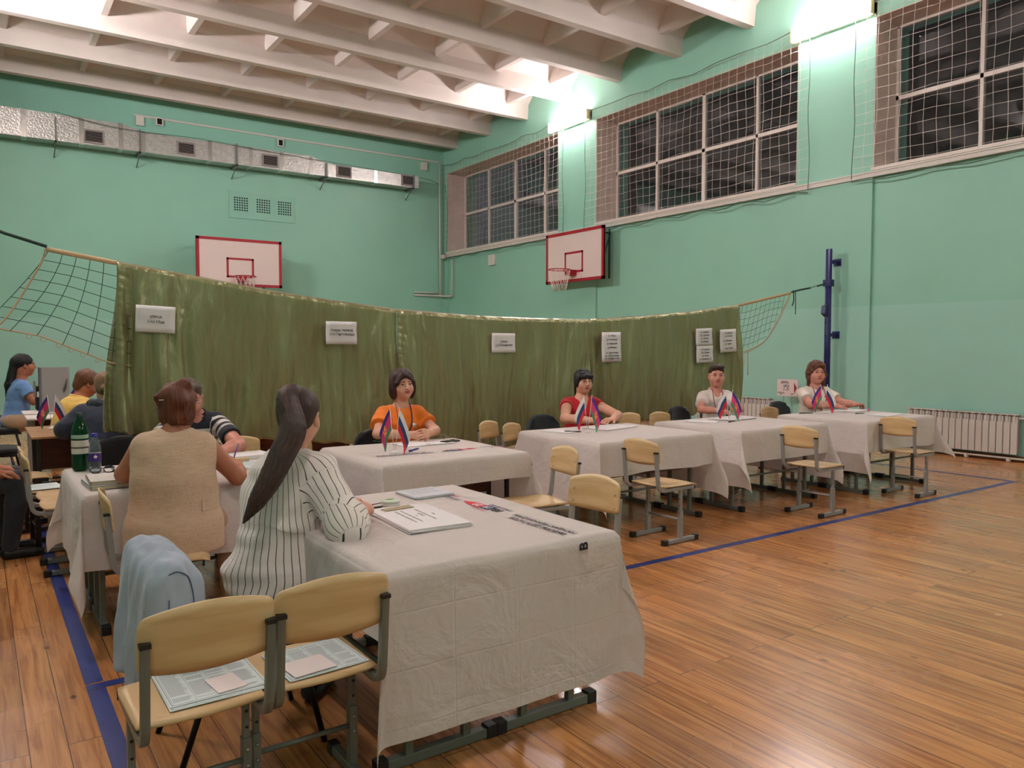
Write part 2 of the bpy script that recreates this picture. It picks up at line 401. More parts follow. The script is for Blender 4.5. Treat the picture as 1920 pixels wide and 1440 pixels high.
# ---------- window safety nets ----------
m_netw = mat('white_net_cord', (222,212,204), .8)
m_cable = mat('grey_cable', (86,112,98), .7)
rn = random.Random(3)
NETL = ['white safety net over the farthest window', 'white safety net over the middle four-column window', 'white safety net over the nearest window cut by the frame', 'white safety net over the window beside the camera']
for i, (a, c) in enumerate(WIN[:3]):
    q = MB(); y0, y1, z0, z1 = a-.26, min(c+.26, YF-.1), 3.86, 6.30; X = XR-.05
    ny = int((y1-y0)/.165); nz = int((z1-z0)/.150)
    def NP(u, v):
        sag = .05*math.sin(PI*min(1, max(0, (u-y0)/(y1-y0))))
        return (X-.015-.03*math.sin(u*3.1+v*2.0)*.5-.02, u+.012*math.sin(v*5+u*2), v-sag*(v-z0)/(z1-z0)+.012*math.sin(u*7+v*3))
    for k in range(ny+1):
        u = y0+(y1-y0)*k/ny; q.tube([NP(u, z0+(z1-z0)*j/8) for j in range(9)], .0030, 3, cap=False)
    for k in range(nz+1):
        v = z0+(z1-z0)*k/nz; q.tube([NP(y0+(y1-y0)*j/14, v) for j in range(15)], .0030, 3, cap=False)
    t = thing('safety_net', NETL[i], 'net', (0, 0, 0), 0, 'safety nets over the windows')
    q.build('mesh', m_netw, t)
    q = MB()
    q.tube([NP(y0+(y1-y0)*j/20, z1+.02+.02*math.sin(j*1.3)) for j in range(21)], .007, 5)
    q.tube([NP(y0+(y1-y0)*j/20, z0-.05+.03*math.sin(j*1.7)) for j in range(21)], .008, 5)
    q.tube([NP(y0, z0+(z1-z0)*j/12) for j in range(13)], .006, 5); q.tube([NP(y1, z0+(z1-z0)*j/12) for j in range(13)], .006, 5)
    q.build('border_rope', m_cable, t)
# ---------- ventilation duct on the far wall ----------
m_foil = mat('foil_insulation', (196,192,190), .33, metal=.85, bump=.9, bscale=26, var=.12, vscale=12)
m_tapef = mat('foil_tape', (214,212,210), .22, metal=.9, bump=.25, bscale=20)
m_grille = mat('vent_grille', (150,140,138), .5); m_hole = mat('dark_opening', (14,16,18), .9)
t = thing('ventilation_duct', 'silver foil wrapped ventilation duct along the far wall', 'duct', (4.8, 18.25, 5.8))
DX, DY, DZ = t.location
segs = [(XL+.02, 2.62, 6.09), (3.04, 6.72, 5.99), (7.2, 9.62, 5.87)]
q = MB(); ZD = 5.565
def dsec(x, z1): return [(x-DX, 18.05-DY, ZD-DZ), (x-DX, 18.42-DY, ZD-DZ), (x-DX, 18.42-DY, z1-DZ), (x-DX, 18.05-DY, z1-DZ)]
pts = [];
for (x0, x1, z1) in segs: pts += [(x0, z1), (x1, z1)]
vs = [v for (x, z1) in pts for v in dsec(x, z1)]; fs = [(0,1,2,3), tuple(len(vs)-4+i for i in (3,2,1,0))]
for i in range(len(pts)-1):
    for j in range(4): fs.append((i*4+j, i*4+(j+1)%4, (i+1)*4+(j+1)%4, (i+1)*4+j))
q.add(vs, fs); q.build('duct_body', m_foil, t)
for x in (.9, 1.9, 2.62, 3.04, 4.4, 5.3, 6.0, 6.72, 7.2, 8.4, 9.3):
    z1 = [s for s in segs if s[0]-.01 <= x <= s[1]+.01][0][2]
    q = MB(); q.box(x-.045-DX, x+.045-DX, 18.042-DY, 18.43-DY, ZD-.008-DZ, z1+.008-DZ); q.build('foil_tape_band', m_tapef, t)
for x, z in ((2.12, 5.74), (3.9, 5.76), (5.74, 5.75), (7.55, 5.73), (9.3, 5.73)):
    q = MB(); q.box(x-.19-DX, x+.19-DX, 18.02-DY, 18.05-DY, z-.14-DZ, z+.14-DZ); g = q.build('vent_frame', m_grille, t)
    q = MB(); q.box(x-.155-DX, x+.155-DX, 18.016-DY, 18.021-DY, z-.105-DZ, z+.105-DZ); q.build('vent_opening', m_hole, g)
    q = MB()
    for k in range(7): q.cbox((x-DX, 18.012-DY, z-.09+k*.03-DZ), (.31, .012, .006))
    q.build('louvre', m_grille, g)
m_brk = mat('steel_bracket', (120,122,120), .5, metal=.5)
for x in (1.44, 2.98, 4.98, 7.1, 9.45):
    q = MB(); q.box(x-.015-DX, x+.015-DX, 18.0-DY, 18.245, ZD-.04-DZ, ZD-.01-DZ) if False else q.box(x-.015-DX, x+.015-DX, 18.0-DY, 18.49-DY, ZD-.045-DZ, ZD-.009-DZ)
    q.tube([(x-DX, 18.49-DY, ZD-.25-DZ), (x-DX, 18.1-DY, ZD-.04-DZ)], .012, 5)
    q.box(x-.015-DX, x+.015-DX, 18.0-DY, 18.02-DY, ZD-.05-DZ, (6.02 if x < 7 else 5.88)-DZ)
    q.build('bracket', m_brk, t)
q = MB(); q.tube(bez([(1.4-DX, 18.0-DY, 6.12-DZ), (2.6-DX, 17.99-DY, 5.98-DZ), (4.2-DX, 17.99-DY, 6.0-DZ), (5.6-DX, 17.99-DY, 5.95-DZ), (7.3-DX, 18.0-DY, 5.9-DZ), (9.7-DX, 18.1-DY, 5.86-DZ), (10.45-DX, 18.44-DY, 5.84-DZ)], 6), .006, 4); q.build('cable', m_cable, t)
# conduit run, sensors, pipes
q = MB(); q.box(2.95, 10.45, YF-.03, YF-.001, 6.41, 6.45); o = q.build('cable_conduit', m_trunk); tag(o, 'thin white conduit strip high on the far wall above the duct', 'conduit')
def small_box(name, label, cat, loc, d, m, front=None, grp=None):
    t = thing(name, label, cat, loc, 0, grp); q = MB(); q.box(-d[0]/2, d[0]/2, -d[1], 0, -d[2]/2, d[2]/2); q.build('case', m, t, bevel=.004)
    if front: q = MB(); q.box(-d[0]*.33, d[0]*.33, -d[1]-.004, -d[1]+.001, -d[2]*.36, d[2]*.36); q.build('front_panel', front, t)
    return t
small_box('wall_sensor', 'dark faced sensor box on far wall above the first duct vents', 'sensor', (3.45, YF, 6.36), (.15, .07, .17), M_WHITE, m_hole)
small_box('wall_sensor', 'dark faced sensor box on far wall above the middle duct vent', 'sensor', (6.12, YF, 6.30), (.14, .07, .18), M_WHITE, m_hole)
small_box('junction_box', 'white box at the left end of the conduit on the far wall', 'box', (3.06, YF, 6.31), (.16, .07, .20), M_WHITE, None)
small_box('junction_box', 'white box near the room corner above the duct end', 'box', (10.0, YF, 6.26), (.17, .07, .2), M_WHITE, m_trunk)
# perforated access panel
t = thing('vent_panel', 'turquoise painted panel with three perforated squares on the far wall', 'panel', (5.68, YF, 4.74))
q = MB(); q.box(-.77, .77, -.02, -.001, -.31, .31); q.build('panel_board', m_wall, t, bevel=.004)
for cx in (-.50, .02, .53):
    q = MB()
    for i in range(6):
        for j in range(6): q.cbox((cx-.14+i*.056, -.021, .02-.14+j*.056), (.032, .006, .032))
    q.build('perforation', m_hole, t)
# pipes in the corner
t = thing('corner_pipework', 'thin white vertical pipes running down the far right corner', 'pipe', (10.45, 18.3, 2.8))
q = MB(); q.tube([(0, .12, 3.6), (0, .12, .0)], .022, 8); q.tube([(.13, -.3, 1.0), (.13, -.3, .0)], .018, 8)
q.tube([(-.75, .17, .1), (0, .14, .1)], .018, 8); q.tube([(-.75, .17, .02), (.0, .12, .02), (.1, -.3, 0)], .022, 8)
q.build('pipe', m_trunk, t)
q = MB(); q.cbox((.08, .05, 1.08), (.1, .12, .1)); q.build('junction_block', m_trunk, t)
q = MB(); q.tube([(.06+.02*math.cos(a), -.05+.09*math.cos(a), 1.05+.1*math.sin(a)) for a in [k*PI/8 for k in range(16)]], .008, 5, closed=True)
q.tube(bez([(.1, 0, 3.0), (.12, -.1, 2.2), (.1, -.05, 1.2)], 6), .008, 5); q.build('cable_loop', m_cable, t)
t = thing('thermostat', 'small white thermostat box under the farthest window', 'thermostat', (XR+PP, 16.14, 3.6), PI/2)
t.rotation_euler = (0, 0, PI/2)
q = MB(); q.box(-.14, .14, 0, .05, -.13, .13); q.build('case', M_WHITE, t, bevel=.005); q = MB(); q.box(-.05, .05, .05, .056, -.09, .09); q.build('dial_panel', m_trunk, t)
# ---------- basketball backboards ----------
m_board = mat('backboard_white', (226,208,204), .45); m_red = mat('red_paint', (168,24,40), .4); m_strut = mat('dark_green_steel', (20,66,60), .5, metal=.3)
m_netb = mat('hoop_net_cord', (226,214,206), .8)
def backboard(label, loc, rz, reach, hoopz):
    # local: board faces -Y, wall at +reach
    t = thing('basketball_backboard', label, 'backboard', loc, rz)
    W, H = 1.87, 1.06
    q = MB(); q.box(-W/2, W/2, 0, .03, -H/2, H/2); q.build('board', m_board, t)
    q = MB(); fw = .06
    for (a, b_, c, d_) in ((-W/2, W/2, -H/2, -H/2+fw), (-W/2, W/2, H/2-fw, H/2), (-W/2, -W/2+fw, -H/2, H/2), (W/2-fw, W/2, -H/2, H/2)): q.box(a, b_, -.012, .04, c, d_)
    q.build('border_frame', m_red, t)
    q = MB(); w2, zb, zt = .30, -.34, .10; fw = .045
    for (a, b_, c, d_) in ((-w2, w2, zb, zb+fw), (-w2, w2, zt-fw, zt), (-w2, -w2+fw, zb, zt), (w2-fw, w2, zb, zt)): q.box(a, b_, -.004, .001, c, d_)
    q.build('target_square', m_red, t)
    q = MB(); R = .225; cy = -.38; zr = hoopz
    q.tube([(R*math.cos(a), cy+R*math.sin(a), zr) for a in [k*2*PI/28 for k in range(28)]], .011, 8, closed=True)
    q.box(-.09, .09, -.16, 0, zr-.10, zr+.01); q.tube([(-.08, -.02, zr-.09), (-.1, -.2, zr-.005)], .01, 5); q.tube([(.08, -.02, zr-.09), (.1, -.2, zr-.005)], .01, 5)
    hp = q.build('hoop', m_red, t)
    q = MB(); rr = random.Random(5)
    for k in range(12):
        a = k*2*PI/12
        for sgn in (-1, 1):
            q.tube([((R*(1-.38*s))*math.cos(a+sgn*s*.8), cy+(R*(1-.38*s))*math.sin(a+sgn*s*.8), zr-.42*s+.01*math.sin(k*3+s*5)) for s in [j/6 for j in range(7)]], .0045, 4)
    q.build('hoop_net', m_netb, hp)
    q = MB()
    for sx in (-.75, .75):
        q.tube([(sx, .04, .42), (sx, reach, .42)], .022, 6); q.tube([(sx, .04, -.42), (sx, reach, .42)], .018, 6); q.tube([(sx, reach-.02, .5), (sx, reach-.02, -.5)], .02, 6)
        q.tube([(sx, .06, -.48), (sx, .06, .48)], .02, 6)
    q.tube([(-.75, .06, -.42), (.75, .06, -.42)], .018, 6); q.build('wall_bracket', m_strut, t)
    return t
backboard('red framed backboard on struts off the far wall, partly behind the curtain', (4.93, 17.72, 3.32), 0, YF-17.72-.01, -.335)
backboard('red framed backboard with white hoop net on the right wall', (10.28, 12.50, 3.32), -PI/2, XR-10.28-.01, -.30)
# ---------- radiators ----------
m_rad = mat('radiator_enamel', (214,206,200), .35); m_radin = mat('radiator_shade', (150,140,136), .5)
def radiator(label, y0, n, pitch=.08):
    t = thing('radiator', label, 'radiator', (XR+PP-.08, y0, .1))
    for k in range(n):
        q = MB(); yc = k*pitch+pitch/2
        q.box(-.045, -.036, yc-.036, yc+.036, 0, .40); q.box(-.036, .04, yc-.006, yc+.006, .0, .50); q.box(-.042, .045, yc-.038, yc+.038, .488, .50)
        q.prism([(-.036, .40), (-.036, .405), (.0, .49), (.005, .49)], 'y', yc-.034, yc+.034) if k % 1 else None
        q.box(-.02, .03, yc-.03, yc+.03, .02, .47)
        q.build('section', m_rad, t)
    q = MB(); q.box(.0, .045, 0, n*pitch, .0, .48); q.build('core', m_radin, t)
    q = MB(); q.tube([(-.02, -.35, -.055), (-.02, n*pitch+.05, -.055)], .013, 6); q.tube([(.0, -.12, .45), (.0, 0, .45)], .014, 6)
    for yy in (.0, .5, 1.0): q.cbox((-.02, yy+.1, -.07), (.05, .04, .05))
    q.build('pipe', m_rad, t)
radiator('long white sectional radiator under the nearest window, right of the tables', 4.2, 17, .082)
radiator('short white radiator seen beyond the curtain end by the white shirt', 7.84, 8, .083)
# ---------- volleyball post on right wall ----------
m_post = mat('dark_blue_post', (26,26,92), .4)
t = thing('volleyball_post', 'dark blue steel net post standing before the right wall', 'post', (10.4, 6.72, 0))
q = MB(); q.tube([(0, 0, 0), (0, 0, 2.88)], .045, 14); q.build('tube', m_post, t)
q = MB()
for z in (2.70, 1.62, .62): q.box(-.02, .24, -.03, .03, z-.03, z+.02); q.box(.21, .225, -.06, .06, z-.06, z+.05)
q.build('wall_bracket', m_post, t)
q = MB(); q.box(-.05, .05, -.06, .06, 2.33, 2.43); q.prism([(-.13, 1.93), (-.04, 1.88), (-.04, 2.06), (-.11, 2.04)], 'y', -.035, .035); q.build('winch', m_post, t)
q = MB()
for z in (1.8, 1.6, 1.3, 1.12): q.tube([(-.06-.014*math.cos(a), 0, z+.014*math.sin(a)) for a in [k*PI/5 for k in range(10)]], .004, 4, closed=True)
q.build('hook_ring', M_BLACKP, t)
t = thing('volleyball_post', 'dark blue steel net post on the left wall', 'post', (XL+.2, 6.76, 0))
q = MB(); q.tube([(0, 0, 0), (0, 0, 2.88)], .045, 14); q.build('tube', m_post, t)
q = MB(); q.box(-.19, .02, -.03, .03, 2.67, 2.72); q.box(-.19, .02, -.03, .03, .6, .65); q.build('wall_bracket', m_post, t)
# ================= SCHOOL CHAIRS =================
m_ply = wood_mat('birch_plywood', (216,184,138), (202,166,118), .38, scale=(1.2, 1.2, 9.0), wav=2.2, coat=.1)
m_tube = mat('grey_green_tube', (112,116,108), .38, metal=.25)
m_tube2 = mat('light_grey_tube', (150,148,146), .38, metal=.3)
m_tubed = mat('brown_and_shadow_tube', (44,34,32), .4, metal=.2)  # plain brown on desks; on the left-edge chairs, shadow put into the colour
m_screw = mat('steel_screw', (190,190,186), .3, metal=.9)
SEAT_Z = .425
def make_school_chair(label, mt):
    """local: faces +Y, origin at the centre of the leg pair on the floor"""
    t = thing('school_chair', label, 'chair')
    # seat: plywood, rounded, slightly dished, waterfall front
    q = MB(); W = .36; y0, y1 = -.19, .19
    def SP(i, j, n=14, m=12):
        u = i/(n-1)*2-1; v = j/(m-1)
        y = y0+(y1-y0)*v
        wv = W/2*(1.0-.10*max(0, (v-.75)/.25)**2 - .05*(1-v))
        x = u*wv; yy = y + (.0 if v < .5 else 0) - (.018*(u*u) if v > .8 else 0) + (.02*(u*u) if v < .15 else 0)
        z = SEAT_Z - .008*(1-u*u)*math.sin(PI*min(1, v*1.1)) - (.018*((v-.85)/.15)**2 if v > .85 else 0) + .004*(1-v)
        return (x, yy, z)
    q.grid(lambda i, j: SP(i, j), 14, 12); q.build('seat', m_ply, t, solid=.010)
    # backrest: arched top, curved in plan, leaning back
    q = MB(); n, m_ = 41, 8
    def BP(i, j):
        u = i/(n-1)*2-1; v = j/(m_-1)
        au = max(0, (abs(u)-.88)/.12); zt = .776-.034*u*u-.020*(1-math.sqrt(max(0, 1-au*au))); zb = .598-.010*(1-u*u)+.012*(1-math.sqrt(max(0, 1-au*au)))
        z = zb+(zt-zb)*v; x = u*.176*(1 if v > .05 else .99)
        y = -.218-.030*(1-u*u)-(z-.42)*.10
        return (x, y, z)
    q.grid(BP, n, m_); q.build('backrest', m_ply, t, solid=.009)
    for s in (-1, 1):
        # back tube bends under the seat and runs forward
        x = s*.160
        q = MB(); p = round_path([(x, -.262, .678), (x, -.236, SEAT_Z-.024), (x, .14, SEAT_Z-.022)], .06, 7)
        q.tube(p, .0125, 8, square=True, up=(1, 0, 0)); f = q.build('back_tube', mt, t)
        q = MB(); q.cbox((x, -.263, .681), (.028, .028, .012)); q.build('end_cap', M_BLACKP, f)
        q = MB(); q.cbox((x, .143, SEAT_Z-.022), (.028, .01, .028)); q.build('end_cap', M_BLACKP, f)
        q = MB(); q.box(x-.0135, x+.0135, -.018, .018, .03, .24); q.box(x-.010, x+.010, -.013, .013, .20, SEAT_Z-.03); l = q.build('leg', mt, t, bevel=.003)
        q = MB()
        for z in (.155, .205): q.tube([(x, -.017, z), (x, -.0215, z)], .0055, 8)
        q.build('screw', m_screw, l)
        q = MB()
        for z in (.275, .325): q.tube([(x, -.012, z), (x, -.0137, z)], .005, 8)
        q.build('adjusting_hole', M_BLACKP, l)
        q = MB(); q.box(x-.0155, x+.0155, -.15, .15, .006, .036); f = q.build('foot_bar', mt, t, bevel=.003)
        for e in (-1, 1):
            q = MB(); q.box(x-.018, x+.018, e*.165-.022, e*.165+.022, 0, .040); q.build('foot_cap', M_BLACKP, f, bevel=.003)
        q = MB()
        for (z, dy) in ((.69, 0), (.625, 0)): q.tube([(s*.142, -.222-(z-.42)*.1, z), (s*.142, -.2165-(z-.42)*.1, z)], .0042, 8)
        q.build('screw', m_screw, t)
    q = MB(); q.tube([(-.158, 0, .17), (.158, 0, .17)], .009, 8); q.build('cross_rail', mt, t)
    return t
ch_g = make_school_chair('plywood school chair at front left carrying papers, left of the pair', m_tube)
ch_g.location = (.492, 2.37, 0)
def put_chair(x, y, rz, label, base=None, group='plywood school chairs'):
    return copy_thing(base or ch_g, (x, y, 0), rz, label, group)
ch_g['group'] = 'plywood school chairs'
put_chair(.846, 2.385, .0, 'plywood school chair carrying papers, right of the pair, beside the nearest tablecloth')
ch_l = make_school_chair('plywood school chair standing free before the second table, back to the left', m_tube2); ch_l['group'] = 'plywood school chairs'
for ob in (ch_l,): ob.location = (4.215, 4.05, 0); ob.rotation_euler = (0, 0, -PI/2+.03)
put_chair(5.95, 3.93, -PI/2+.02, 'plywood school chair standing free before the third table, back to the left', ch_l)
put_chair(7.48, 3.92, -PI/2+.04, 'plywood school chair before the farthest table, nearest the radiator', ch_l)
put_chair(2.97, 4.04, PI/2-.15, 'plywood school chair facing left, at the right end of the orange shirt table', ch_l)
put_chair(2.37, 2.98, PI/2+.12, 'plywood school chair whose back rises behind the nearest tablecloth', ch_l)
put_chair(4.21, 6.10, PI+.40, 'left one of two empty plywood chairs between orange shirt and red vest', ch_l)
put_chair(4.28, 5.80, PI+.42, 'right one of two empty plywood chairs between orange shirt and red vest', ch_l)
put_chair(5.92, 5.98, PI+.03, 'left one of two empty plywood chairs between red vest and white polo', ch_l)
put_chair(6.26, 5.86, PI, 'right one of two empty plywood chairs between red vest and white polo', ch_l)
put_chair(7.88, 5.62, PI-.03, 'empty plywood chair behind the third table, right of the white polo', ch_l)
put_chair(2.06, 5.72, PI+.1, 'plywood chair seen past the ponytail, in front of the green curtain', ch_l)
put_chair(1.72, 6.15, PI-.1, 'plywood chair between the striped polo and the ponytail', ch_l)
put_chair(.74, 4.02, -PI/2-.06, 'plywood school chair the woman in the beige vest sits sideways on', ch_l)
ch_d = make_school_chair('plywood chair with shade-darkened frame at the left edge, papers on its seat', m_tubed); ch_d['group'] = 'plywood school chairs'
ch_d.location = (.32, 6.42, 0); ch_d.rotation_euler = (0, 0, -PI/2+.05)
put_chair(.28, 7.12, -PI/2+.1, 'plywood chair with shade-darkened frame at the left edge, farther of the two', ch_d)
put_chair(.50, 5.72, -PI/2, 'plywood chair at the left end of the left table, nearer of the two there', ch_l)
put_chair(.50, 6.06, -PI/2, 'plywood chair at the left end of the left table, farther of the two there', ch_l)
for o in [q_ for q_ in bpy.data.objects if q_.get('category') == 'chair' and q_.location.y > 5.5 and q_.location.x > 1.6 and q_.type == 'EMPTY']: o.scale = (.92, .92, .92)
# ---------- upholstered office chairs ----------
m_fab = mat('black_chair_fabric', (20,20,24), .9, bump=.3, bscale=90, sheen=.2)
m_fabg = mat('dark_grey_chair_fabric', (52,60,62), .9, bump=.3, bscale=90)
m_leg = mat('black_steel_tube', (24,24,26), .35, metal=.4)
def make_office_chair(label, mf):
    """faces +Y, origin on floor under the seat centre"""
    t = thing('office_chair', label, 'chair')
    q = MB(); q.grid(lambda i, j: (lambda a, r: (math.copysign(abs(math.cos(a))**.7, math.cos(a))*.235*r, math.copysign(abs(math.sin(a))**.7, math.sin(a))*.215*r, .455+.0*r+.022*(1-r**6)))(i*2*PI/24, j/6), 24, 7, closed_u=True)
    q.build('seat_pad', mf, t, solid=.045)
    q = MB()
    def B(i, j):
        u = i/16*2-1; v = j/8*2-1; k = (1-abs(v)**3*.30); x = u*.225*k; z = .60+v*.150*(1-abs(u)**3*.28)
        return (x, -.235-.04*(1-u*u)-.10*(z-.5)+.012, z)
    q.grid(B, 17, 9); q.build('backrest', mf, t, solid=.045)
    for s in (-1, 1):
        q = MB(); q.tube(round_path([(s*.20, -.27, .66), (s*.225, -.22, .43), (s*.225, .20, .43)], .05), .011, 8); q.build('side_tube', m_leg, t)
        q = MB(); q.tube([(s*.22, .15, .43), (s*.25, .24, .0)], .011, 8); q.build('leg', m_leg, t)
        q = MB(); q.tube([(s*.22, -.12, .43), (s*.25, -.26, .0)], .011, 8); q.build('leg', m_leg, t)
    q = MB(); q.tube([(-.22, .12, .43), (.22, .12, .43)], .01, 8); q.tube([(-.22, -.12, .43), (.22, -.12, .43)], .01, 8); q.build('cross_rail', m_leg, t)
    return t
oc = make_office_chair('black upholstered chair under the woman with the long ponytail', m_fab); oc['group'] = 'upholstered office chairs'
oc.location = (.775, 2.85, 0); oc.rotation_euler = (0, 0, -1.60); oc.scale = (.80, 1, .92)
def put_oc(x, y, rz, label, base=oc):
    r = copy_thing(base, (x, y, 0), rz, label, 'upholstered office chairs'); r.scale = (1, 1, 1); return r
put_oc(2.72, 5.68, PI-.25, 'black upholstered chair behind the orange shirt')
put_oc(6.72, 5.95, PI+.2, 'black upholstered chair beside the white polo, left')
ocg = make_office_chair('dark grey upholstered chair behind the red vest', m_fabg); ocg['group'] = 'upholstered office chairs'
ocg.location = (4.76, 5.98, 0); ocg.rotation_euler = (0, 0, PI+.15)
put_oc(8.34, 5.78, PI+.1, 'dark grey upholstered chair behind the white T-shirt', ocg)
put_oc(.22, 10.86, -PI/2, 'black upholstered chair under the woman in the blue shirt')
put_oc(.12, 8.72, -PI/2-.1, 'empty black upholstered chair at the far left before the brown desk')
put_oc(.90, 6.86, .08, 'black upholstered chair under the person in the navy jacket')
put_oc(1.34, 5.92, PI, 'black upholstered chair under the man in the striped polo')
# chair draped with a pale cloth beside the polo
t = put_oc(7.36, 6.02, PI-.05, 'upholstered chair covered by a pale patterned cloth, right of the white polo', ocg)
m_lace = mat('pale_patterned_cloth', (196,192,184), .85, bump=.5, bscale=50, var=.12, vscale=24)
q = MB()
def B(i, j):
    u = i/18*2-1; v = j/12
    x = u*.27*(1+.05*v); a = v*2.0
    z = .79-.02*u*u-.20*u**4-(.36*(abs(v-.5)*2)**1.2)+.005*math.sin(i*2.1)
    y = .275+.06*(v-.5)*2+.015*math.sin(i*1.4+j*.4)
    return (x, -(y), z)
q.grid(B, 19, 13); o = q.build('draped_cloth', m_lace, None, solid=.004); o.location = (7.36, 6.02, 0); o.rotation_euler = (0, 0, PI-.05)
tag(o, 'pale patterned cloth draped over the chair beside the white polo', 'cloth')
# ================= DESKS AND TABLECLOTHS =================
TZ = .715
m_brown = wood_mat('dark_brown_laminate', (96,44,28), (70,30,20), .35, scale=(2, 2, 12), wav=2)
m_desk = wood_mat('beige_laminate', (176,128,84), (150,104,66), .35, scale=(1.5, 8, 2), wav=2)
def make_desk(label, top, panel, mt, L=1.18, D=.49):
    """two-seat school desk: long side along local X, frames at both ends, modesty panel at +Y side"""
    t = thing('school_desk', label, 'desk')
    q = MB(); q.box(-L/2, L/2, -D/2, D/2, TZ-.022, TZ-.003); q.build('desk_top', top, t, bevel=.003)
    for s in (-1, 1):
        x = s*(L/2-.06)
        q = MB()
        q.box(x-.0135, x+.0135, -.13, -.10, .03, TZ-.03); q.box(x-.0135, x+.0135, .10, .13, .03, TZ-.03)
        q.box(x-.0135, x+.0135, -.20, .20, TZ-.05, TZ-.024); fr = q.build('side_frame', mt, t, bevel=.003)
        q = MB(); q.box(x-.018, x+.018, -D/2+.02, D/2-.02, .004, .040); q.build('foot_bar', mt, fr, bevel=.003)
        for e in (-1, 1):
            q = MB(); q.box(x-.022, x+.022, e*(D/2-.025)-.022, e*(D/2-.025)+.022, 0, .048); q.build('foot_cap', M_BLACKP, fr, bevel=.003)
    q = MB(); q.box(-L/2+.075, L/2-.075, .085, .10, .40, TZ-.03); q.build('modesty_panel', panel, t)
    q = MB(); q.tube([(-L/2+.07, .115, .28), (L/2-.07, .115, .28)], .010, 8); q.build('cross_rail', mt, t)
    return t
dk = make_desk('grey framed desk under the nearest tablecloth, left half', m_desk, m_brown, m_tube)
dk.location = (1.305, 2.865, 0); dk.rotation_euler = (0, 0, PI/2); dk['group'] = 'school desks under the white cloths'
def put_desk(x, y, rz, label, base=dk, g='school desks under the white cloths'): return copy_thing(base, (x, y, 0), rz, label, g)
put_desk(1.79, 2.865, -PI/2, 'grey framed desk under the nearest tablecloth, right half')
dkb = make_desk('desk under the orange shirt tablecloth, far half with brown panel', m_desk, m_brown, m_tubed); dkb.location = (2.56, 5.02, 0); dkb.scale = (.89, 1, 1); dkb.rotation_euler = (0, 0, 0); dkb['group'] = 'school desks under the white cloths'
put_desk(2.56, 4.53, 0, 'desk under the orange shirt tablecloth, near half with brown panel', dkb)
for (x, nm, yy) in ((4.46, 'red vest', 4.86), (5.98, 'white polo', 4.78), (7.62, 'white T-shirt', 4.60)):
    put_desk(x, yy+.245, 0, 'desk under the %s tablecloth, far half' % nm); put_desk(x, yy-.245, PI, 'desk under the %s tablecloth, near half' % nm)
put_desk(1.03, 4.98, 0, 'desk under the left tablecloth, far half'); put_desk(1.03, 4.49, PI, 'desk under the left tablecloth, near half')
# bare brown desks beyond the curtain
dkw = put_desk(.94, 7.50, 0, 'bare wood topped desk at left with small flags on it, near half', dkb, 'bare brown desks beyond the curtain')
put_desk(.94, 7.99, PI, 'bare wood topped desk at left, far half', dkb, 'bare brown desks beyond the curtain')
for x in (2.55, 3.9): put_desk(x, 7.45, PI, 'brown panelled desk glimpsed under the curtain hem' + (' near the striped polo' if x < 3 else ' behind the orange shirt'), dkb, 'bare brown desks beyond the curtain')
m_wcloth = mat('white_table_linen', (222,210,206), .8)
put_desk(1.0, 10.1, 0, 'white topped desk behind the grey screen at the far left', make_desk('white topped desk behind the yellow shirt at the far left', m_wcloth, m_brown, m_tube2), 'far white desks')
for o in list(bpy.data.objects):
    if o.get('label') == 'white topped desk behind the yellow shirt at the far left': o.location = (1.0, 9.4, 0); o['group'] = 'far white desks'
for o in bpy.data.objects:
    if o.get('group') == 'bare brown desks beyond the curtain': o.scale = (1, 1, 1)
# tablecloth
m_cloth = mat('white_tablecloth', (226,214,209), .78, sheen=.15, spec=.3)
nt, N, L, b = nodes(m_cloth)
tc = N.new('ShaderNodeTexCoord')
n1 = N.new('ShaderNodeTexNoise'); n1.inputs['Scale'].default_value = 5; n1.inputs['Detail'].default_value = 5; n1.inputs['Distortion'].default_value = .6; L.new(tc.outputs['UV'], n1.inputs['Vector'])
br = N.new('ShaderNodeTexBrick'); br.offset = 0; br.inputs['Scale'].default_value = 1; br.inputs['Brick Width'].default_value = .26; br.inputs['Row Height'].default_value = .19; br.inputs['Mortar Size'].default_value = .006; br.inputs['Mortar Smooth'].default_value = 1
L.new(tc.outputs['UV'], br.inputs['Vector'])
ma = N.new('ShaderNodeMath'); ma.operation = 'MULTIPLY_ADD'; ma.inputs[1].default_value = -.032; L.new(br.outputs['Fac'], ma.inputs[0]); L.new(n1.outputs['Fac'], ma.inputs[2])
bp = N.new('ShaderNodeBump'); bp.inputs['Strength'].default_value = .8; bp.inputs['Distance'].default_value = .025; L.new(ma.outputs[0], bp.inputs['Height'])
n3 = N.new('ShaderNodeTexNoise'); n3.inputs['Scale'].default_value = 420; L.new(tc.outputs['UV'], n3.inputs['Vector'])
bp2 = N.new('ShaderNodeBump'); bp2.inputs['Strength'].default_value = .12; bp2.inputs['Distance'].default_value = .001; L.new(n3.outputs['Fac'], bp2.inputs['Height']); L.new(bp.outputs[0], bp2.inputs['Normal']); L.new(bp2.outputs[0], b.inputs['Normal'])
tr = N.new('ShaderNodeBsdfTranslucent'); tr.inputs['Color'].default_value = srgb(214,200,194)
mxs = N.new('ShaderNodeMixShader'); mxs.inputs[0].default_value = .22; out = N['Material Output']
L.new(b.outputs[0], mxs.inputs[1]); L.new(tr.outputs[0], mxs.inputs[2]); L.new(mxs.outputs[0], out.inputs[0])
def smooth1(x): x = max(0, min(1, x)); return x*x*(3-2*x)
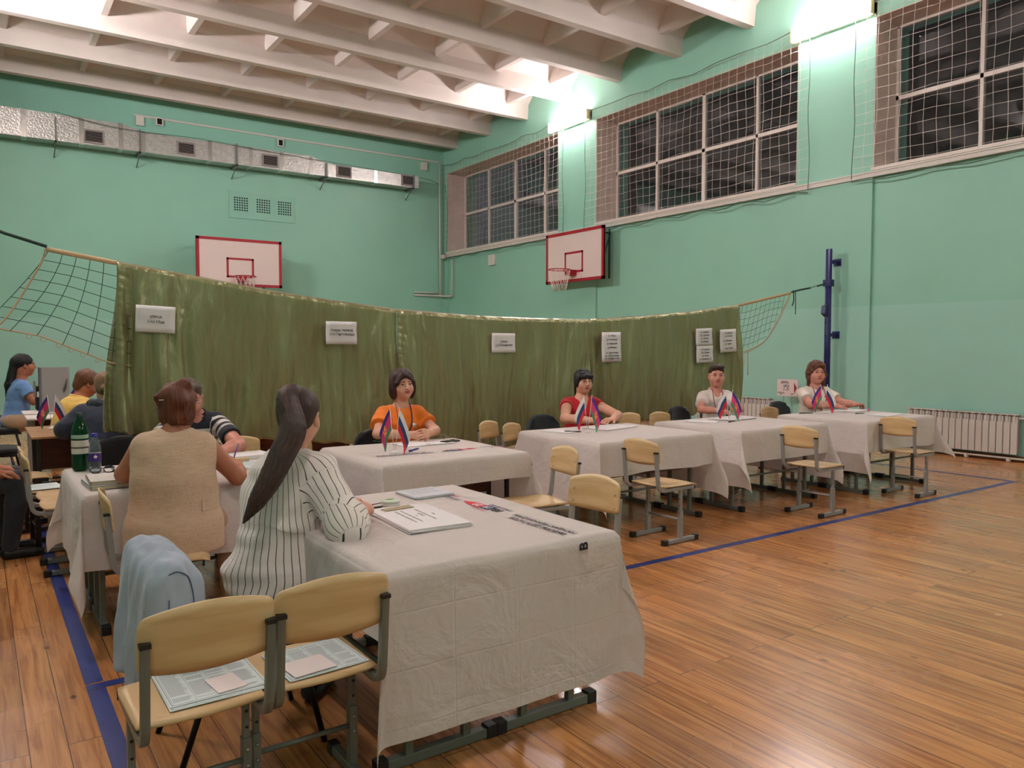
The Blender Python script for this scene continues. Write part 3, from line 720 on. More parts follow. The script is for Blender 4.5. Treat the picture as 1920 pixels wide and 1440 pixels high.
def tablecloth(label, x0, x1, y0, y1, ox0, ox1, oy0, oy1, skew=(0,0,0,0), phi=(.34,.34,.34,.34), seed=1, step=.03):
    """cloth over rectangle; overhang lengths on the four sides; corner order: (-,-),(+,-),(+,+),(-,+)"""
    rr = random.Random(seed); ph = [rr.uniform(0, 6) for _ in range(8)]
    zt = TZ+.004; Rr = .018
    us = []
    def axis(a, b, oa, ob):
        n1_ = max(3, int(oa/step)); n2_ = int((b-a)/step/1.4); n3_ = max(3, int(ob/step))
        l = [a-oa+oa*i/n1_ for i in range(n1_)]+[a+(b-a)*i/n2_ for i in range(n2_)]+[b+ob*i/n3_ for i in range(n3_+1)]
        # extra lines near the edge for a round fold
        l += [a-.006, a-.015, a+.012, b+.006, b+.015, b-.012]
        return sorted(set(round(v, 5) for v in l))
    U = axis(x0, x1, ox0, ox1); V = axis(y0, y1, oy0, oy1)
    def P(u, v):
        dx = (x0-u) if u < x0 else (u-x1 if u > x1 else 0); dy = (y0-v) if v < y0 else (v-y1 if v > y1 else 0)
        sx = -1 if u < x0 else 1; sy = -1 if v < y0 else 1
        cx = min(max(u, x0), x1); cy = min(max(v, y0), y1)
        if dx == 0 and dy == 0:
            e = min(u-x0, x1-u, v-y0, y1-v)
            return (u, v, zt-.003*max(0, 1-e/.02)**2 + .0012*math.sin(u*9+ph[0])*math.sin(v*8+ph[1]))
        if dx > 0 and dy > 0:
            ci = {(-1,-1):0, (1,-1):1, (1,1):2, (-1,1):3}[(sx, sy)]
            r = math.hypot(dx, dy); a = math.atan2(dy, dx)      # 0: along x, pi/2: along y
            f = phi[ci]*math.sin(2*a); dr = PI/2-a+skew[ci]*math.sin(2*a)
            # soft S-shaped flare towards the tip
            f *= (.65+.5*smooth1(r/.45))*(1-.25*smooth1((r-.45)/.4))
            ox = Rr*math.cos(a)*(1 if True else 0); oy = Rr*math.sin(a)
            h = r*math.sin(f)
            return (cx+sx*(h*math.cos(dr)+ox*min(1, r/.02)), cy+sy*(h*math.sin(dr)+oy*min(1, r/.02)), zt-.003-r*math.cos(f))
        d = dx+dy
        amp = .012*smooth1(d/.3)*(1+.6*math.sin(ph[4]))
        if dx > 0: t_ = v; s_ = sx
        else: t_ = u; s_ = sy
        end = min((t_-(y0 if dx > 0 else x0)), ((y1 if dx > 0 else x1)-t_))
        k = smooth1(end/.15)
        off = Rr*min(1, d/.02) + k*amp*(math.sin(t_*9+ph[2]+d*1.5)+.5*math.sin(t_*17+ph[3])) + .05*k*d*.5
        z = zt-.003-d+.004*k*math.sin(t_*7+ph[5])*smooth1(d/.2)
        return (cx+(s_*off if dx > 0 else 0), cy+(s_*off if dy > 0 else 0), z)
    q = MB(); q.grid(lambda i, j: P(U[i], V[j]), len(U), len(V)); 
    cxm, cym = (x0+x1)/2, (y0+y1)/2
    q.v = [(a-cxm, b_-cym, c) for a, b_, c in q.v]
    o = q.build('tablecloth', m_cloth, None, loc=(cxm, cym, 0))
    uv = o.data.uv_layers.new(name='UVMap'); nv = len(V)
    for l in o.data.loops: i, j = divmod(l.vertex_index, nv); uv.data[l.index].uv = (U[i], V[j])
    tag(o, label, 'tablecloth', 'white printed tablecloths')
    return o
c0 = tablecloth('white printed tablecloth on the nearest table, wrinkled drop facing the camera', 1.052, 2.043, 2.225, 3.475, .22, .22, .56, .50, skew=(.60, .10, 0, 0), phi=(.17, .24, .3, .3), seed=2, step=.022)
c1 = tablecloth('white printed tablecloth on the table of the orange shirt', 2.02, 3.10, 4.27, 5.27, .50, .46, .17, .3, skew=(.5, .3, 0, 0), phi=(.36, .4, .3, .3), seed=3)
c2 = tablecloth('white tablecloth on the table of the red vest', 3.83, 5.06, 4.34, 5.36, .50, .50, .26, .3, skew=(.3, .3, 0, 0), phi=(.25, .3, .3, .3), seed=4)
c3 = tablecloth('white tablecloth on the table of the white polo', 5.37, 6.60, 4.27, 5.27, .48, .52, .28, .3, skew=(.2, .3, 0, 0), phi=(.38, .3, .3, .3), seed=5)
c4 = tablecloth('white tablecloth on the farthest table by the radiator', 7.02, 8.26, 4.10, 5.08, .50, .38, .30, .3, skew=(-.3, .3, 0, 0), phi=(.3, .4, .3, .3), seed=6)
cl = tablecloth('white tablecloth on the left table with the two bottles', .415, 1.66, 4.23, 5.22, .44, .48, .37, .3, skew=(.55, .2, 0, 0), phi=(.34, .3, .3, .25), seed=7)
# printing on the cloths
m_pk = mat('print_black', (40,38,48), .8); m_pn = mat('print_navy', (48,50,92), .8); m_pr = mat('print_red', (206,50,60), .8); m_pw = mat('print_white', (230,222,220), .8)
def printing(parent, ox, oy, rz, k=1.0):
    """campaign print laid on the cloth top, reading along local X, as parts of the cloth"""
    M0 = Matrix.Translation((ox, oy, TZ+.0066)) @ Matrix.Rotation(rz, 4, 'Z') @ Matrix.Scale(k, 4)
    def T(s, x, y, size, m, xs=1.0, bold=.0): return text_mesh('printed_text', s, size, m, parent, M0 @ Matrix.Translation((x, y, 0)), xs=xs, bold=bold, thick=.0001)
    def R(x0, x1, y0, y1, m, z=0, nm='printed_block'):
        q = MB(); q.add([M0 @ Vector(p) for p in ((x0,y0,z),(x1,y0,z),(x1,y1,z),(x0,y1,z))], [(0,1,2,3)]); return q.build(nm, m, parent)
    T('ВЫБОРЫ ДЕПУТАТОВ', .23, .028, .036, m_pk, .95, .0006); T('ГОСУДАРСТВЕННОЙ ДУМЫ', .24, -.014, .033, m_pk, .92, .0005)
    R(.02, .44, .050, .0515, m_pk); R(.05, .46, -.037, -.0355, m_pk)
    T('18', .56, 0, .058, m_pk, 1.0, .002); R(.60, .675, -.027, .030, m_pn); T('19', .6375, 0, .056, m_pw, 1.0, .001).location.z += .0004
    R(.675, .76, -.02, .037, m_pr); T('20', .717, .008, .056, m_pw, 1.0, .001).location.z += .0004
    q = MB(); q.add([M0 @ Vector(p) for p in ((.76,-.02,0),(.84,.012,0),(.76,.037,0))], [(0,1,2)]); q.build('printed_block', m_pr, parent)
    T('СЕНТЯБРЯ', .64, .05, .024, m_pr, .9); T('ГОЛОСОВАНИЕ', .60, -.045, .026, m_pn, .9, .0003)
    T('ГОЛОСУЕМ', .96, .02, .036, m_pn, 1.0, .0005); T('ВМЕСТЕ', .99, -.018, .030, m_pr, 1.0); R(.86, 1.08, -.042, -.0405, m_pk); R(.86, 1.05, .046, .0475, m_pk)
printing(c0, 1.865-c0.location.x, 2.235-c0.location.y, PI/2, .98)
o = text_mesh('printed_text', 'В', .05, m_pk, c0, Matrix.Translation((1.868-c0.location.x, 2.225-.0235-c0.location.y, TZ-.028)) @ Matrix.Rotation(PI/2, 4, 'X') @ Matrix.Rotation(PI/2, 4, 'Z'), bold=.002)
printing(c1, 2.10-c1.location.x, 4.60-c1.location.y, 0, .98)
# ================= SATIN CURTAIN ON THE NET =================
YN = 6.72
m_satin = mat('green_satin', (146,142,98), .30, sheen=.2, spec=1.0, metal=.45)
nt, N, L, b = nodes(m_satin)
tc = N.new('ShaderNodeTexCoord'); mp = N.new('ShaderNodeMapping'); mp.inputs['Scale'].default_value = (7, 7, 1.6); L.new(tc.outputs['Object'], mp.inputs[0])
n1 = N.new('ShaderNodeTexNoise'); n1.inputs['Scale'].default_value = 1.3; n1.inputs['Detail'].default_value = 3.5; n1.inputs['Distortion'].default_value = .6; L.new(mp.outputs[0], n1.inputs['Vector'])
bp = N.new('ShaderNodeBump'); bp.inputs['Strength'].default_value = .8; bp.inputs['Distance'].default_value = .04; L.new(n1.outputs['Fac'], bp.inputs['Height']); L.new(bp.outputs[0], b.inputs['Normal'])
def curve_z(tab, x):
    for i in range(len(tab)-1):
        if x <= tab[i+1][0] or i == len(tab)-2:
            a, b_ = tab[i], tab[i+1]; t = (x-a[0])/(b_[0]-a[0]); t = max(-.2, min(1.2, t)); return a[1]+(b_[1]-a[1])*t
TOPZ = [(.18, 2.265), (.453, 2.178), (.917, 2.105), (1.5, 2.02), (2.10, 1.93), (2.7, 1.86), (3.33, 1.80), (4.2, 1.757), (5.0, 1.745), (5.75, 1.75), (6.6, 1.81), (7.5, 1.89), (8.34, 1.995), (9.0, 2.12), (9.52, 2.215), (10.4, 2.39)]
BOTZ = [(.85, .785), (1.14, .74), (2.08, .635), (3.1, .50), (3.4, .42), (4.6, .385), (5.6, .42), (5.8, .50), (7.06, .56), (8.2, .60), (8.45, .615)]
def _h2(i, j, s_):
    h = (i*374761393+j*668265263+s_*1274126177) & 0xffffffff; h = ((h ^ (h >> 13))*1274126177) & 0xffffffff
    return ((h ^ (h >> 16)) & 0xffff)/65535.0-.5
def n2(x, y, s_):
    i, j = math.floor(x), math.floor(y); f, g = x-i, y-j; f = f*f*(3-2*f); g = g*g*(3-2*g)
    return (_h2(i, j, s_)*(1-f)+_h2(i+1, j, s_)*f)*(1-g)+(_h2(i, j+1, s_)*(1-f)+_h2(i+1, j+1, s_)*f)*g
def zig(x, z, xa, xb, seed):
    """vertical folds that wander a little as they fall"""
    xx = x+.10*n2(x*1.5, z*1.3, seed+9)
    return .085*n2(xx*3.2, z*.7, seed)+.050*n2(xx*8.5, z*1.0+3, seed+1)+.036*n2(xx*19, z*1.5+7, seed+2)+.022*n2(xx*36, z*3, seed+3)
def curtain(label, xa, xb, seed, gather_l=0, gather_r=0, flare=0):
    q = MB(); nu = int((xb-xa)/.014); nv = 56
    def P(i, j):
        u = i/(nu-1); v = j/(nv-1); x = xa+(xb-xa)*u
        zt = curve_z(TOPZ, x)+.004; zb = curve_z(BOTZ, x)+.008*math.sin(x*14+seed)+.006*math.sin(x*31)
        z = zt+(zb-zt)*v
        amp = .45+.75*smooth1(v*1.3)
        y = YN - .03 - zig(x, z, xa, xb, seed)*amp
        if v < .012: y = YN - .03*(v/.012) - zig(x, z, xa, xb, seed)*.45*(v/.012)
        # gathered diagonal folds at an end
        gl = gather_l*math.exp(-((x-xa)/.42)**2)*smooth1(v*1.6); y -= .045*gl*math.sin((x-xa)*46-(v*5.5)+seed)
        gr = gather_r*math.exp(-((xb-x)/.30)**2)*smooth1(v*1.4); y -= .045*gr*math.sin((xb-x)*44-(v*5.0)+seed)
        # hem crimp
        if v > .93: y += .006*math.sin(x*190)*(v-.93)/.07
        if x-xa < .09: y += .006*math.sin(z*160)
        xx = x-flare*(1-u)**3*smooth1(v)*.16+flare*.06*u**4*smooth1(v)
        return (xx-(xa+xb)/2, y-YN, z)
    q.grid(P, nu, nv); o = q.build('curtain', m_satin, None, loc=((xa+xb)/2, YN, 0), solid=.0015)
    # strip of the net cover folded over the top rope
    return tag(o, label, 'curtain', 'green satin curtains hung on the net')
curtain('left green satin curtain panel, gathered folds at its left edge', .925, 3.31, 1, 1.0, 0, .8)
curtain('middle green satin curtain panel behind the orange shirt', 3.312, 5.72, 2, .3, .3, 0)
curtain('right green satin curtain panel behind the red vest and polo', 5.715, 8.33, 3, 1.2, .8, .9)
# volleyball net holding the curtains
m_rope = mat('beige_net_tape', (196,166,128), .8, bump=.3, bscale=60); m_cord = mat('dark_green_cord', (22,58,48), .7)
t = thing('volleyball_net', 'sagging volleyball net with beige tape carrying the green curtains', 'net', (4.9, YN, 0))
NX = t.location.x
q = MB(); xs = [.453+(9.5-.453)*i/60 for i in range(61)]
q.tube([(x-NX, .0, curve_z(TOPZ, x)-.012) for x in xs], [.018 if (x < .95 or x > 8.3) else .008 for x in xs], 8, sx=.5); q.build('top_tape', m_rope, t)
LB = [(.02, 1.60), (.17, 1.565), (.40, 1.52), (.86, 1.315), (1.2, 1.25)]
q = MB(); q.tube([(x-NX, .01, curve_z(LB, x)) for x in (-.4, .02, .17, .4, .63, .86, 1.1)], .006, 5); q.tube(bez([(.453-NX, 0, 2.17), (.40-NX, 0, 2.02), (.17-NX, 0, 1.62), (.02-NX, .0, 1.56)], 5), .007, 5)
for k, x in enumerate((.33, .42, .52, .6, .68, .78)):
    zz = curve_z(LB, x); q.tube([(x-NX+.018*math.cos(a), 0, zz-.018+.016*math.sin(a)) for a in [j*PI/5 for j in range(10)]], .0022, 4, closed=True)
q.build('left_edge_rope', m_rope, t)
q = MB()
def leftnet(u, v):     # u 0..1 across, v 0..1 down
    xt = .47+(1.02-.47)*u; zt_ = curve_z(TOPZ, xt)-.02
    xb = .05+(1.04-.05)*u; zb_ = curve_z(LB, xb)
    bow = .035*math.sin(PI*v)*(1 if u > .01 else 0)*(1-u)
    x = xt+(xb-xt)*(v**1.15)+bow; return (x-NX, .004+.01*math.sin(u*5+v*3), zt_+(zb_-zt_)*v)
for i in range(0, 7): q.tube([leftnet(i/6, j/10) for j in range(11)], .0024, 4, cap=False)
for j in range(1, 8): q.tube([leftnet(i/10, j/8) for i in range(11)], .0024, 4, cap=False)
q.build('left_mesh', m_cord, t)
RB = [(8.25, 1.36), (8.54, 1.385), (8.94, 1.53), (9.22, 1.83), (9.50, 2.205)]
q = MB(); q.tube(bez([(x-NX, 0, z) for x, z in RB], 6), .007, 5); q.tube(bez([(x-NX+.02*math.sin(x*9), .0, z-.02) for x, z in RB], 6), .004, 4)
q.tube([(8.57-NX, 0, 1.39), (8.575-NX, 0, 1.05)], .006, 5); q.tube(bez([(8.5-NX, 0, 1.39), (8.50-NX, 0, 1.25), (8.49-NX, 0, 1.18), (8.51-NX, 0, 1.25)], 4), .003, 4); q.build('right_edge_rope', m_rope, t)
q = MB()
rb = lambda u: curve_z(RB, u)
for i in range(12):
    xt = 8.36+1.1*i/11; p = []
    for j in range(9):
        v = j/8; x = xt-.34*v*(1-.0*i); zt_ = curve_z(TOPZ, xt)-.02
        z = zt_-v*1.0
        x = xt-.30*v
        if x < 8.30 or z < rb(x)-.01: break
        p.append((x-NX, .003, z))
    if len(p) > 1: q.tube(p, .002, 4, cap=False)
for j in range(1, 8):
    p = []
    for i in range(15):
        x = 8.30+1.2*i/14; z = curve_z(TOPZ, x)-.02-j*.088-.02*math.sin(i*.5)
        if z < rb(x): break
        p.append((x-NX, .003, z))
    if len(p) > 1: q.tube(p, .002, 4, cap=False)
q.build('right_mesh', m_cord, t)
q = MB(); q.tube([(XL+.24-NX, .02, 2.50), (.2-NX, 0, 2.262), (.46-NX, 0, 2.185)], .012, 6)
q.tube(bez([(9.5-NX, 0, 2.21), (9.7-NX, 0, 2.25), (9.95-NX, .0, 2.29)], 5), [.012]*5+[.02]*5+[.01] if False else .013, 6)
for k in range(5): q.tube([(9.97-NX+k*.035+.016*math.cos(a), (.012*math.sin(a) if k % 2 else 0), 2.295+k*.008+(0 if k % 2 else .012*math.sin(a))) for a in [j*PI/4 for j in range(8)]], .003, 4, closed=True)
q.tube([(10.13-NX, 0, 2.325), (10.28-NX, 0, 2.36)], .013, 6); q.tube([(10.28-NX, 0, 2.36), (10.36-NX, .02, 2.38)], .006, 5)
q.tube(bez([(9.55-NX, 0, 2.24), (9.58-NX, .01, 2.1), (9.53-NX, 0, 2.02)], 5), .008, 5); q.tube(bez([(9.6-NX, 0, 2.24), (9.62-NX, .01, 2.1), (9.61-NX, 0, 1.9)], 5), .006, 5)
q.build('tension_strap', m_cord, t)
# paper signs on the curtain
def sign(label, x0, x1, z0, z1, tilt, lines, size, align='CENTER', grp='paper street signs on the curtain', fold=None):
    cx, cz = (x0+x1)/2, (z0+z1)/2; wd, ht = x1-x0, z1-z0
    t = thing('paper_sign', label, 'sign', (cx, YN-.083, cz), 0, grp); t.rotation_euler = (0, tilt, 0)
    q = MB()
    def P(i, j):
        x = -wd/2+wd*i/6; z = -ht/2+ht*j/6
        return (x, .006*math.sin(i*.9+j*.5)*(.3 if j > 4 else 1), z)
    q.grid(P, 7, 7); q.build('sheet', M_PAPER, t, solid=.0008)
    for (s, x, z) in lines:
        text_mesh('sign_text', s, size, M_INK, t, Matrix.Translation((x, -.0085, z)) @ Matrix.Rotation(PI/2, 4, 'X'), align=align, bold=.0, xs=.92)
sign('paper sign at the left end of the curtain above the beige vest', 1.037, 1.327, 1.552, 1.763, .045, [('улица', 0, .02), ('1-го Мая', .0, -.022)], .034)
sign('paper sign on the left curtain right of the ponytail', 2.59, 2.886, 1.462, 1.668, .0, [('Улица, проезд', 0, .025), ('1-го Партсъезда', 0, -.012)], .034)
sign('paper sign on the middle curtain', 4.375, 4.667, 1.378, 1.580, 0, [('улица', 0, .015), ('1-я Розинская', 0, -.022)], .034)
sign('long street list on the curtain above the red vest', 5.88, 6.175, 1.265, 1.607, -.02, [('ул. Мира', .0, .13), ('ул. Полевая', 0, .085), ('ул. Красная', 0, .04), ('ул. Речная', 0, -.005), ('ул. Цветочная', 0, -.065), ('ул. Набережная', 0, -.10), ('ул. Ленина 1-170', 0, -.13)], .030)
sign('upper of the two stacked street lists near the right curtain end', 7.45, 7.755, 1.458, 1.672, -.04, [('ул. Озерная', 0, .06), ('пер. Дальний', 0, .02), ('ул. Лесная', 0, -.02), ('ул. Южная', 0, -.06)], .030)
sign('lower of the two stacked street lists near the right curtain end', 7.465, 7.775, 1.238, 1.452, -.03, [('ул. Садовая', 0, .06), ('ул. Степная', 0, .02), ('ул. Новая', 0, -.02), ('ул. Зеленая д. 22', 0, -.06)], .030)
sign('rightmost street list at the right end of the curtain', 7.91, 8.225, 1.37, 1.667, -.05, [('ул. Кирова', 0, .10), ('ул. Гоголя', 0, .06), ('ул. Пушкина', -.02, .0), ('ул. Горная', -.02, -.04), ('пер. Тихий', 0, -.10)], .030)
# poster on the right wall + holder
t = thing('wall_poster', 'white information stand with dark red wedge beside the white T-shirt', 'poster', (10.36, 7.36, .80), 0)
t.rotation_euler = (0, 0, -PI/2+.25); t.scale = (.82, .82, .82)
q = MB(); q.box(-.20, .20, -.012, .012, -.16, .16); q.build('board', mat('poster_pink_white', (226,204,204), .5), t, bevel=.004)
q = MB(); q.add([(.125,-.0135,.11),(.18,-.0135,-.0),(.13,-.0135,-.11)], [(0,1,2)]); q.build('red_wedge', mat('dark_red_print', (150,20,36), .5), t)
for (s, x, z, sz) in (('ВЫБОРЫ', -.05, .115, .028), ('ДЕПУТАТОВ', -.05, .09, .026), ('18 19 20', -.03, -.04, .03), ('КУБАНЬ', -.12, -.095, .034), ('2026', -.12, -.12, .026), ('ЦИК', .09, -.115, .03)):
    text_mesh('poster_text', s, sz, M_INK, t, Matrix.Translation((x, -.0135, z)) @ Matrix.Rotation(PI/2, 4, 'X'), bold=.0008)
q = MB(); q.tube([(-.08,-.0135,.04),(-.02,-.0135,.055),(.03,-.0135,.045)], .006, 4); q.tube([(-.07,-.0135,.0),(-.03,-.0135,.04),(.0,-.0135,.005),(.03,-.0135,.03)], .007, 4); q.tube([(-.02,-.0135,-.01),(.035,-.0135,-.018)], .004, 4); q.build('emblem_strokes', M_INK, t)
q = MB(); q.tube([(-.08, .01, -.16), (-.08, .02, -.80)], .008, 6); q.tube([(.08, .01, -.16), (.08, .02, -.80)], .008, 6); q.box(-.15, .15, -.1, .1, -.80, -.79); q.build('stand_leg', m_tube2, t)
# ================= SDF MODELLER (people, hair, clothes) =================
def V3(p): return np.array(p, dtype=np.float32)
def _len(a): return np.sqrt((a*a).sum(-1))
class Prim:
    k = .02
    def bound(s): return s.c, s.R
class RC(Prim):      # tapered capsule, optional plane cut at b, optional squash along axis 'n' by factor f
    def __init__(s, a, b, ra, rb, k=.02, cut=None, flat=None):
        s.a, s.b, s.ra, s.rb, s.k, s.cut, s.flat = V3(a), V3(b), ra, rb, k, cut, flat
        s.c = (s.a+s.b)/2; s.R = float(_len(s.b-s.a))/2+max(ra, rb)
        s.bb = max(1e-9, float(((s.b-s.a)**2).sum()))
    def d(s, P):
        pa = P-s.a; ba = s.b-s.a
        if s.flat is not None:      # compress distance along unit n: section is thinner along n
            n, f = s.flat; n = V3(n); q = (pa@n)[:, None]*n
            bn = (ba@n)*n
            pa = pa+q*(1/f-1); ba = ba+bn*(1/f-1)
            bb = float((ba*ba).sum())
        else: bb = s.bb
        t = np.clip((pa@ba)/bb, 0, 1)
        d = _len(pa-t[:, None]*ba)-(s.ra+t*(s.rb-s.ra))
        if s.flat is not None: d = d*(s.flat[1]*.5+.5)
        if s.cut is not None:
            cp, cn = s.cut; d = np.maximum(d, (P-V3(cp))@V3(cn))
        return d
class EL(Prim):      # ellipsoid with optional rotation matrix (columns = axes)
    def __init__(s, c, r, k=.02, M=None):
        s.c, s.r, s.k = V3(c), V3(r), k; s.M = None if M is None else np.array(M, dtype=np.float32); s.R = float(max(r))
    def d(s, P):
        q = P-s.c
        if s.M is not None: q = q@s.M
        k0 = _len(q/s.r); k1 = _len(q/(s.r*s.r))+1e-6
        return k0*(k0-1)/k1
class PL(Prim):      # half space, inside where (p-c).n < 0
    def __init__(s, c, n, k=.01): s.c, s.n, s.k, s.R = V3(c), V3(n)/np.linalg.norm(n), k, 99
    def d(s, P): return (P-s.c)@s.n
def smin(a, b, k):
    if k <= 0: return np.minimum(a, b)
    h = np.maximum(k-np.abs(a-b), 0)/k
    return np.minimum(a, b)-h*h*k*.25
class Shape:
    """union of prims minus cuts, with bounding-sphere culling"""
    def __init__(s, prims=(), cuts=(), disp=None, inter=()):
        s.p = list(prims); s.cuts = list(cuts); s.disp = disp; s.inter = list(inter)
    def d(s, P):
        out = np.full(len(P), 1e3, np.float32)
        for q in s.p:
            if q.R > 50: m = slice(None); out = smin(out, q.d(P), q.k); continue
            dc = _len(P-q.c)-q.R
            m = dc < .06
            far = np.where(m, 1e3, dc)
            if m.any():
                v = out[m]; out = np.minimum(out, far); out[m] = smin(v, q.d(P[m]), q.k)
            else: out = np.minimum(out, far)
        for q in s.cuts: out = -smin(-out, q.d(P), q.k)
        for q in s.inter: out = -smin(-out, -q.d(P), q.k)
        if s.disp is not None:
            m = np.abs(out) < .05
            if m.any(): out[m] = out[m]+s.disp(P[m])
        return out
    def box(s, pad=.02):
        lo = np.min([q.c-q.R for q in s.p if q.R < 50], 0)-pad; hi = np.max([q.c+q.R for q in s.p if q.R < 50], 0)+pad
        return lo, hi
def _hash(i, j, k, seed):
    h = (i*374761393+j*668265263+k*2147483647+seed*1274126177).astype(np.int64)
    h = (h ^ (h >> 13))*1274126177; h = h ^ (h >> 16)
    return (h & 0xffff).astype(np.float32)/65535.0
def vnoise(P, sc, seed=0):
    Q = P*np.array(sc, np.float32); F = np.floor(Q); I = F.astype(np.int64); f = Q-F; f = f*f*(3-2*f)
    r = 0
    for dx in (0, 1):
        for dy in (0, 1):
            for dz in (0, 1):
                w_ = (f[:, 0] if dx else 1-f[:, 0])*(f[:, 1] if dy else 1-f[:, 1])*(f[:, 2] if dz else 1-f[:, 2])
                r = r+w_*_hash(I[:, 0]+dx, I[:, 1]+dy, I[:, 2]+dz, seed)
    return r-.5
def mesh_shape(S, h, lo=None, hi=None):
    if lo is None: lo, hi = S.box()
    s = 6; nb = np.ceil((hi-lo)/(h*s)).astype(int)+1; N = nb*s
    bi = np.stack(np.meshgrid(*[np.arange(n) for n in nb], indexing='ij'), -1).reshape(-1, 3)
    cen = lo+(bi*s+(s-1)/2)*h
    dc = S.d(cen.astype(np.float32))
    D = np.repeat(np.repeat(np.repeat(dc.reshape(*nb), s, 0), s, 1), s, 2).astype(np.float32)
    act = bi[np.abs(dc) < s*h*.87+.016]
    off = np.stack(np.meshgrid(*[np.arange(s)]*3, indexing='ij'), -1).reshape(-1, 3)
    idx = (act[:, None, :]*s+off[None]).reshape(-1, 3)
    for a in range(0, len(idx), 400000):
        ii = idx[a:a+400000]; D[ii[:, 0], ii[:, 1], ii[:, 2]] = S.d((lo+ii*h).astype(np.float32))
    ins = D < 0
    c = np.zeros(tuple(n-1 for n in D.shape), np.int8)
    sl = [slice(None, -1), slice(1, None)]
    for i in (0, 1):
        for j in (0, 1):
            for k in (0, 1): c += ins[sl[i], sl[j], sl[k]]
    A = np.argwhere((c > 0) & (c < 8))
    if len(A) == 0: return np.zeros((0, 3)), np.zeros((0, 4), int)
    corners = np.array([(i, j, k) for i in (0, 1) for j in (0, 1) for k in (0, 1)])
    Vv = np.stack([D[A[:, 0]+i, A[:, 1]+j, A[:, 2]+k] for i, j, k in corners], 1)
    acc = np.zeros((len(A), 3)); cnt = np.zeros(len(A))
    for a in range(8):
        for b_ in range(a+1, 8):
            if np.abs(corners[a]-corners[b_]).sum() != 1: continue
            va, vb = Vv[:, a], Vv[:, b_]; m = (va < 0) != (vb < 0)
            t = np.where(m, va/np.where(m, va-vb, 1), 0)
            acc += np.where(m[:, None], corners[a]+t[:, None]*(corners[b_]-corners[a]), 0); cnt += m
    verts = lo+(A+acc/cnt[:, None])*h
    ID = np.full(c.shape, -1, np.int64); ID[A[:, 0], A[:, 1], A[:, 2]] = np.arange(len(A))
    faces = []
    for ax in range(3):
        a0 = [slice(1, -1)]*3; a1 = [slice(1, -1)]*3; a0[ax] = slice(0, -1); a1[ax] = slice(1, None)
        i0 = ins[tuple(a0)]; i1 = ins[tuple(a1)]
        E_ = np.argwhere(i0 != i1)
        if not len(E_): continue
        fl = i0[E_[:, 0], E_[:, 1], E_[:, 2]]
        o = np.ones(3, int); o[ax] = 0; E_ = E_+o
        u, v = [(1, 2), (2, 0), (0, 1)][ax]
        du = np.zeros(3, int); dv = np.zeros(3, int); du[u] = 1; dv[v] = 1
        g = lambda e: ID[e[:, 0], e[:, 1], e[:, 2]]
        F = np.stack([g(E_-du-dv), g(E_-dv), g(E_), g(E_-du)], 1)
        F[~fl] = F[~fl][:, ::-1]
        faces.append(F)
    F = np.concatenate(faces); F = F[(F >= 0).all(1)]
    return verts, F
def np_mesh(name, verts, F, m, parent=None, attrs=None, smooth=True):
    me = bpy.data.meshes.new(name); nv, nf = len(verts), len(F)
    me.vertices.add(nv); me.vertices.foreach_set('co', np.asarray(verts, np.float32).ravel())
    me.loops.add(nf*4); me.loops.foreach_set('vertex_index', F.ravel().astype(np.int32))
    me.polygons.add(nf); me.polygons.foreach_set('loop_start', np.arange(0, nf*4, 4, dtype=np.int32)); me.polygons.foreach_set('loop_total', np.full(nf, 4, np.int32))
    me.polygons.foreach_set('use_smooth', np.full(nf, smooth, bool)); me.update(calc_edges=True); me.validate()
    me.materials.append(m)
    for k, v in (attrs or {}).items():
        v = np.asarray(v, np.float32)
        if v.ndim == 1: a = me.attributes.new(k, 'FLOAT', 'POINT'); a.data.foreach_set('value', v)
        else: a = me.attributes.new(k, 'FLOAT_VECTOR', 'POINT'); a.data.foreach_set('vector', v.ravel())
    o = bpy.data.objects.new(name, me); link(o, parent); return o
def sdf_obj(name, S, h, m, parent=None, attr_fn=None):
    v, F = mesh_shape(S, h)
    return np_mesh(name, v, F, m, parent, attr_fn(v) if attr_fn is not None else None)
# ---------- frames ----------
def rotm(yaw=0, pitch=0, roll=0):
    """yaw about z (+ left), pitch about x (+ looks up), roll about y"""
    return np.array((Matrix.Rotation(yaw, 3, 'Z') @ Matrix.Rotation(pitch, 3, 'X') @ Matrix.Rotation(roll, 3, 'Y')), dtype=np.float32)
class Frame:
    def __init__(s, o, M, k=1.0): s.o = V3(o); s.M = np.array(M, np.float32); s.k = k
    def p(s, x, y, z): return s.o+s.M@V3((x*s.k, y*s.k, z*s.k))
    def rc(s, a, b, ra, rb, k=.02, **kw): return RC(s.p(*a), s.p(*b), ra*s.k, rb*s.k, k*s.k, **kw)
    def el(s, c, r, k=.02, M=None):
        MM = s.M if M is None else s.M@np.array(M, np.float32)
        return EL(s.p(*c), tuple(x*s.k for x in r), k*s.k, MM)
    def loc(s, P): return ((P-s.o)@s.M)/s.k
def unit(v): v = V3(v); return v/max(1e-6, np.linalg.norm(v))
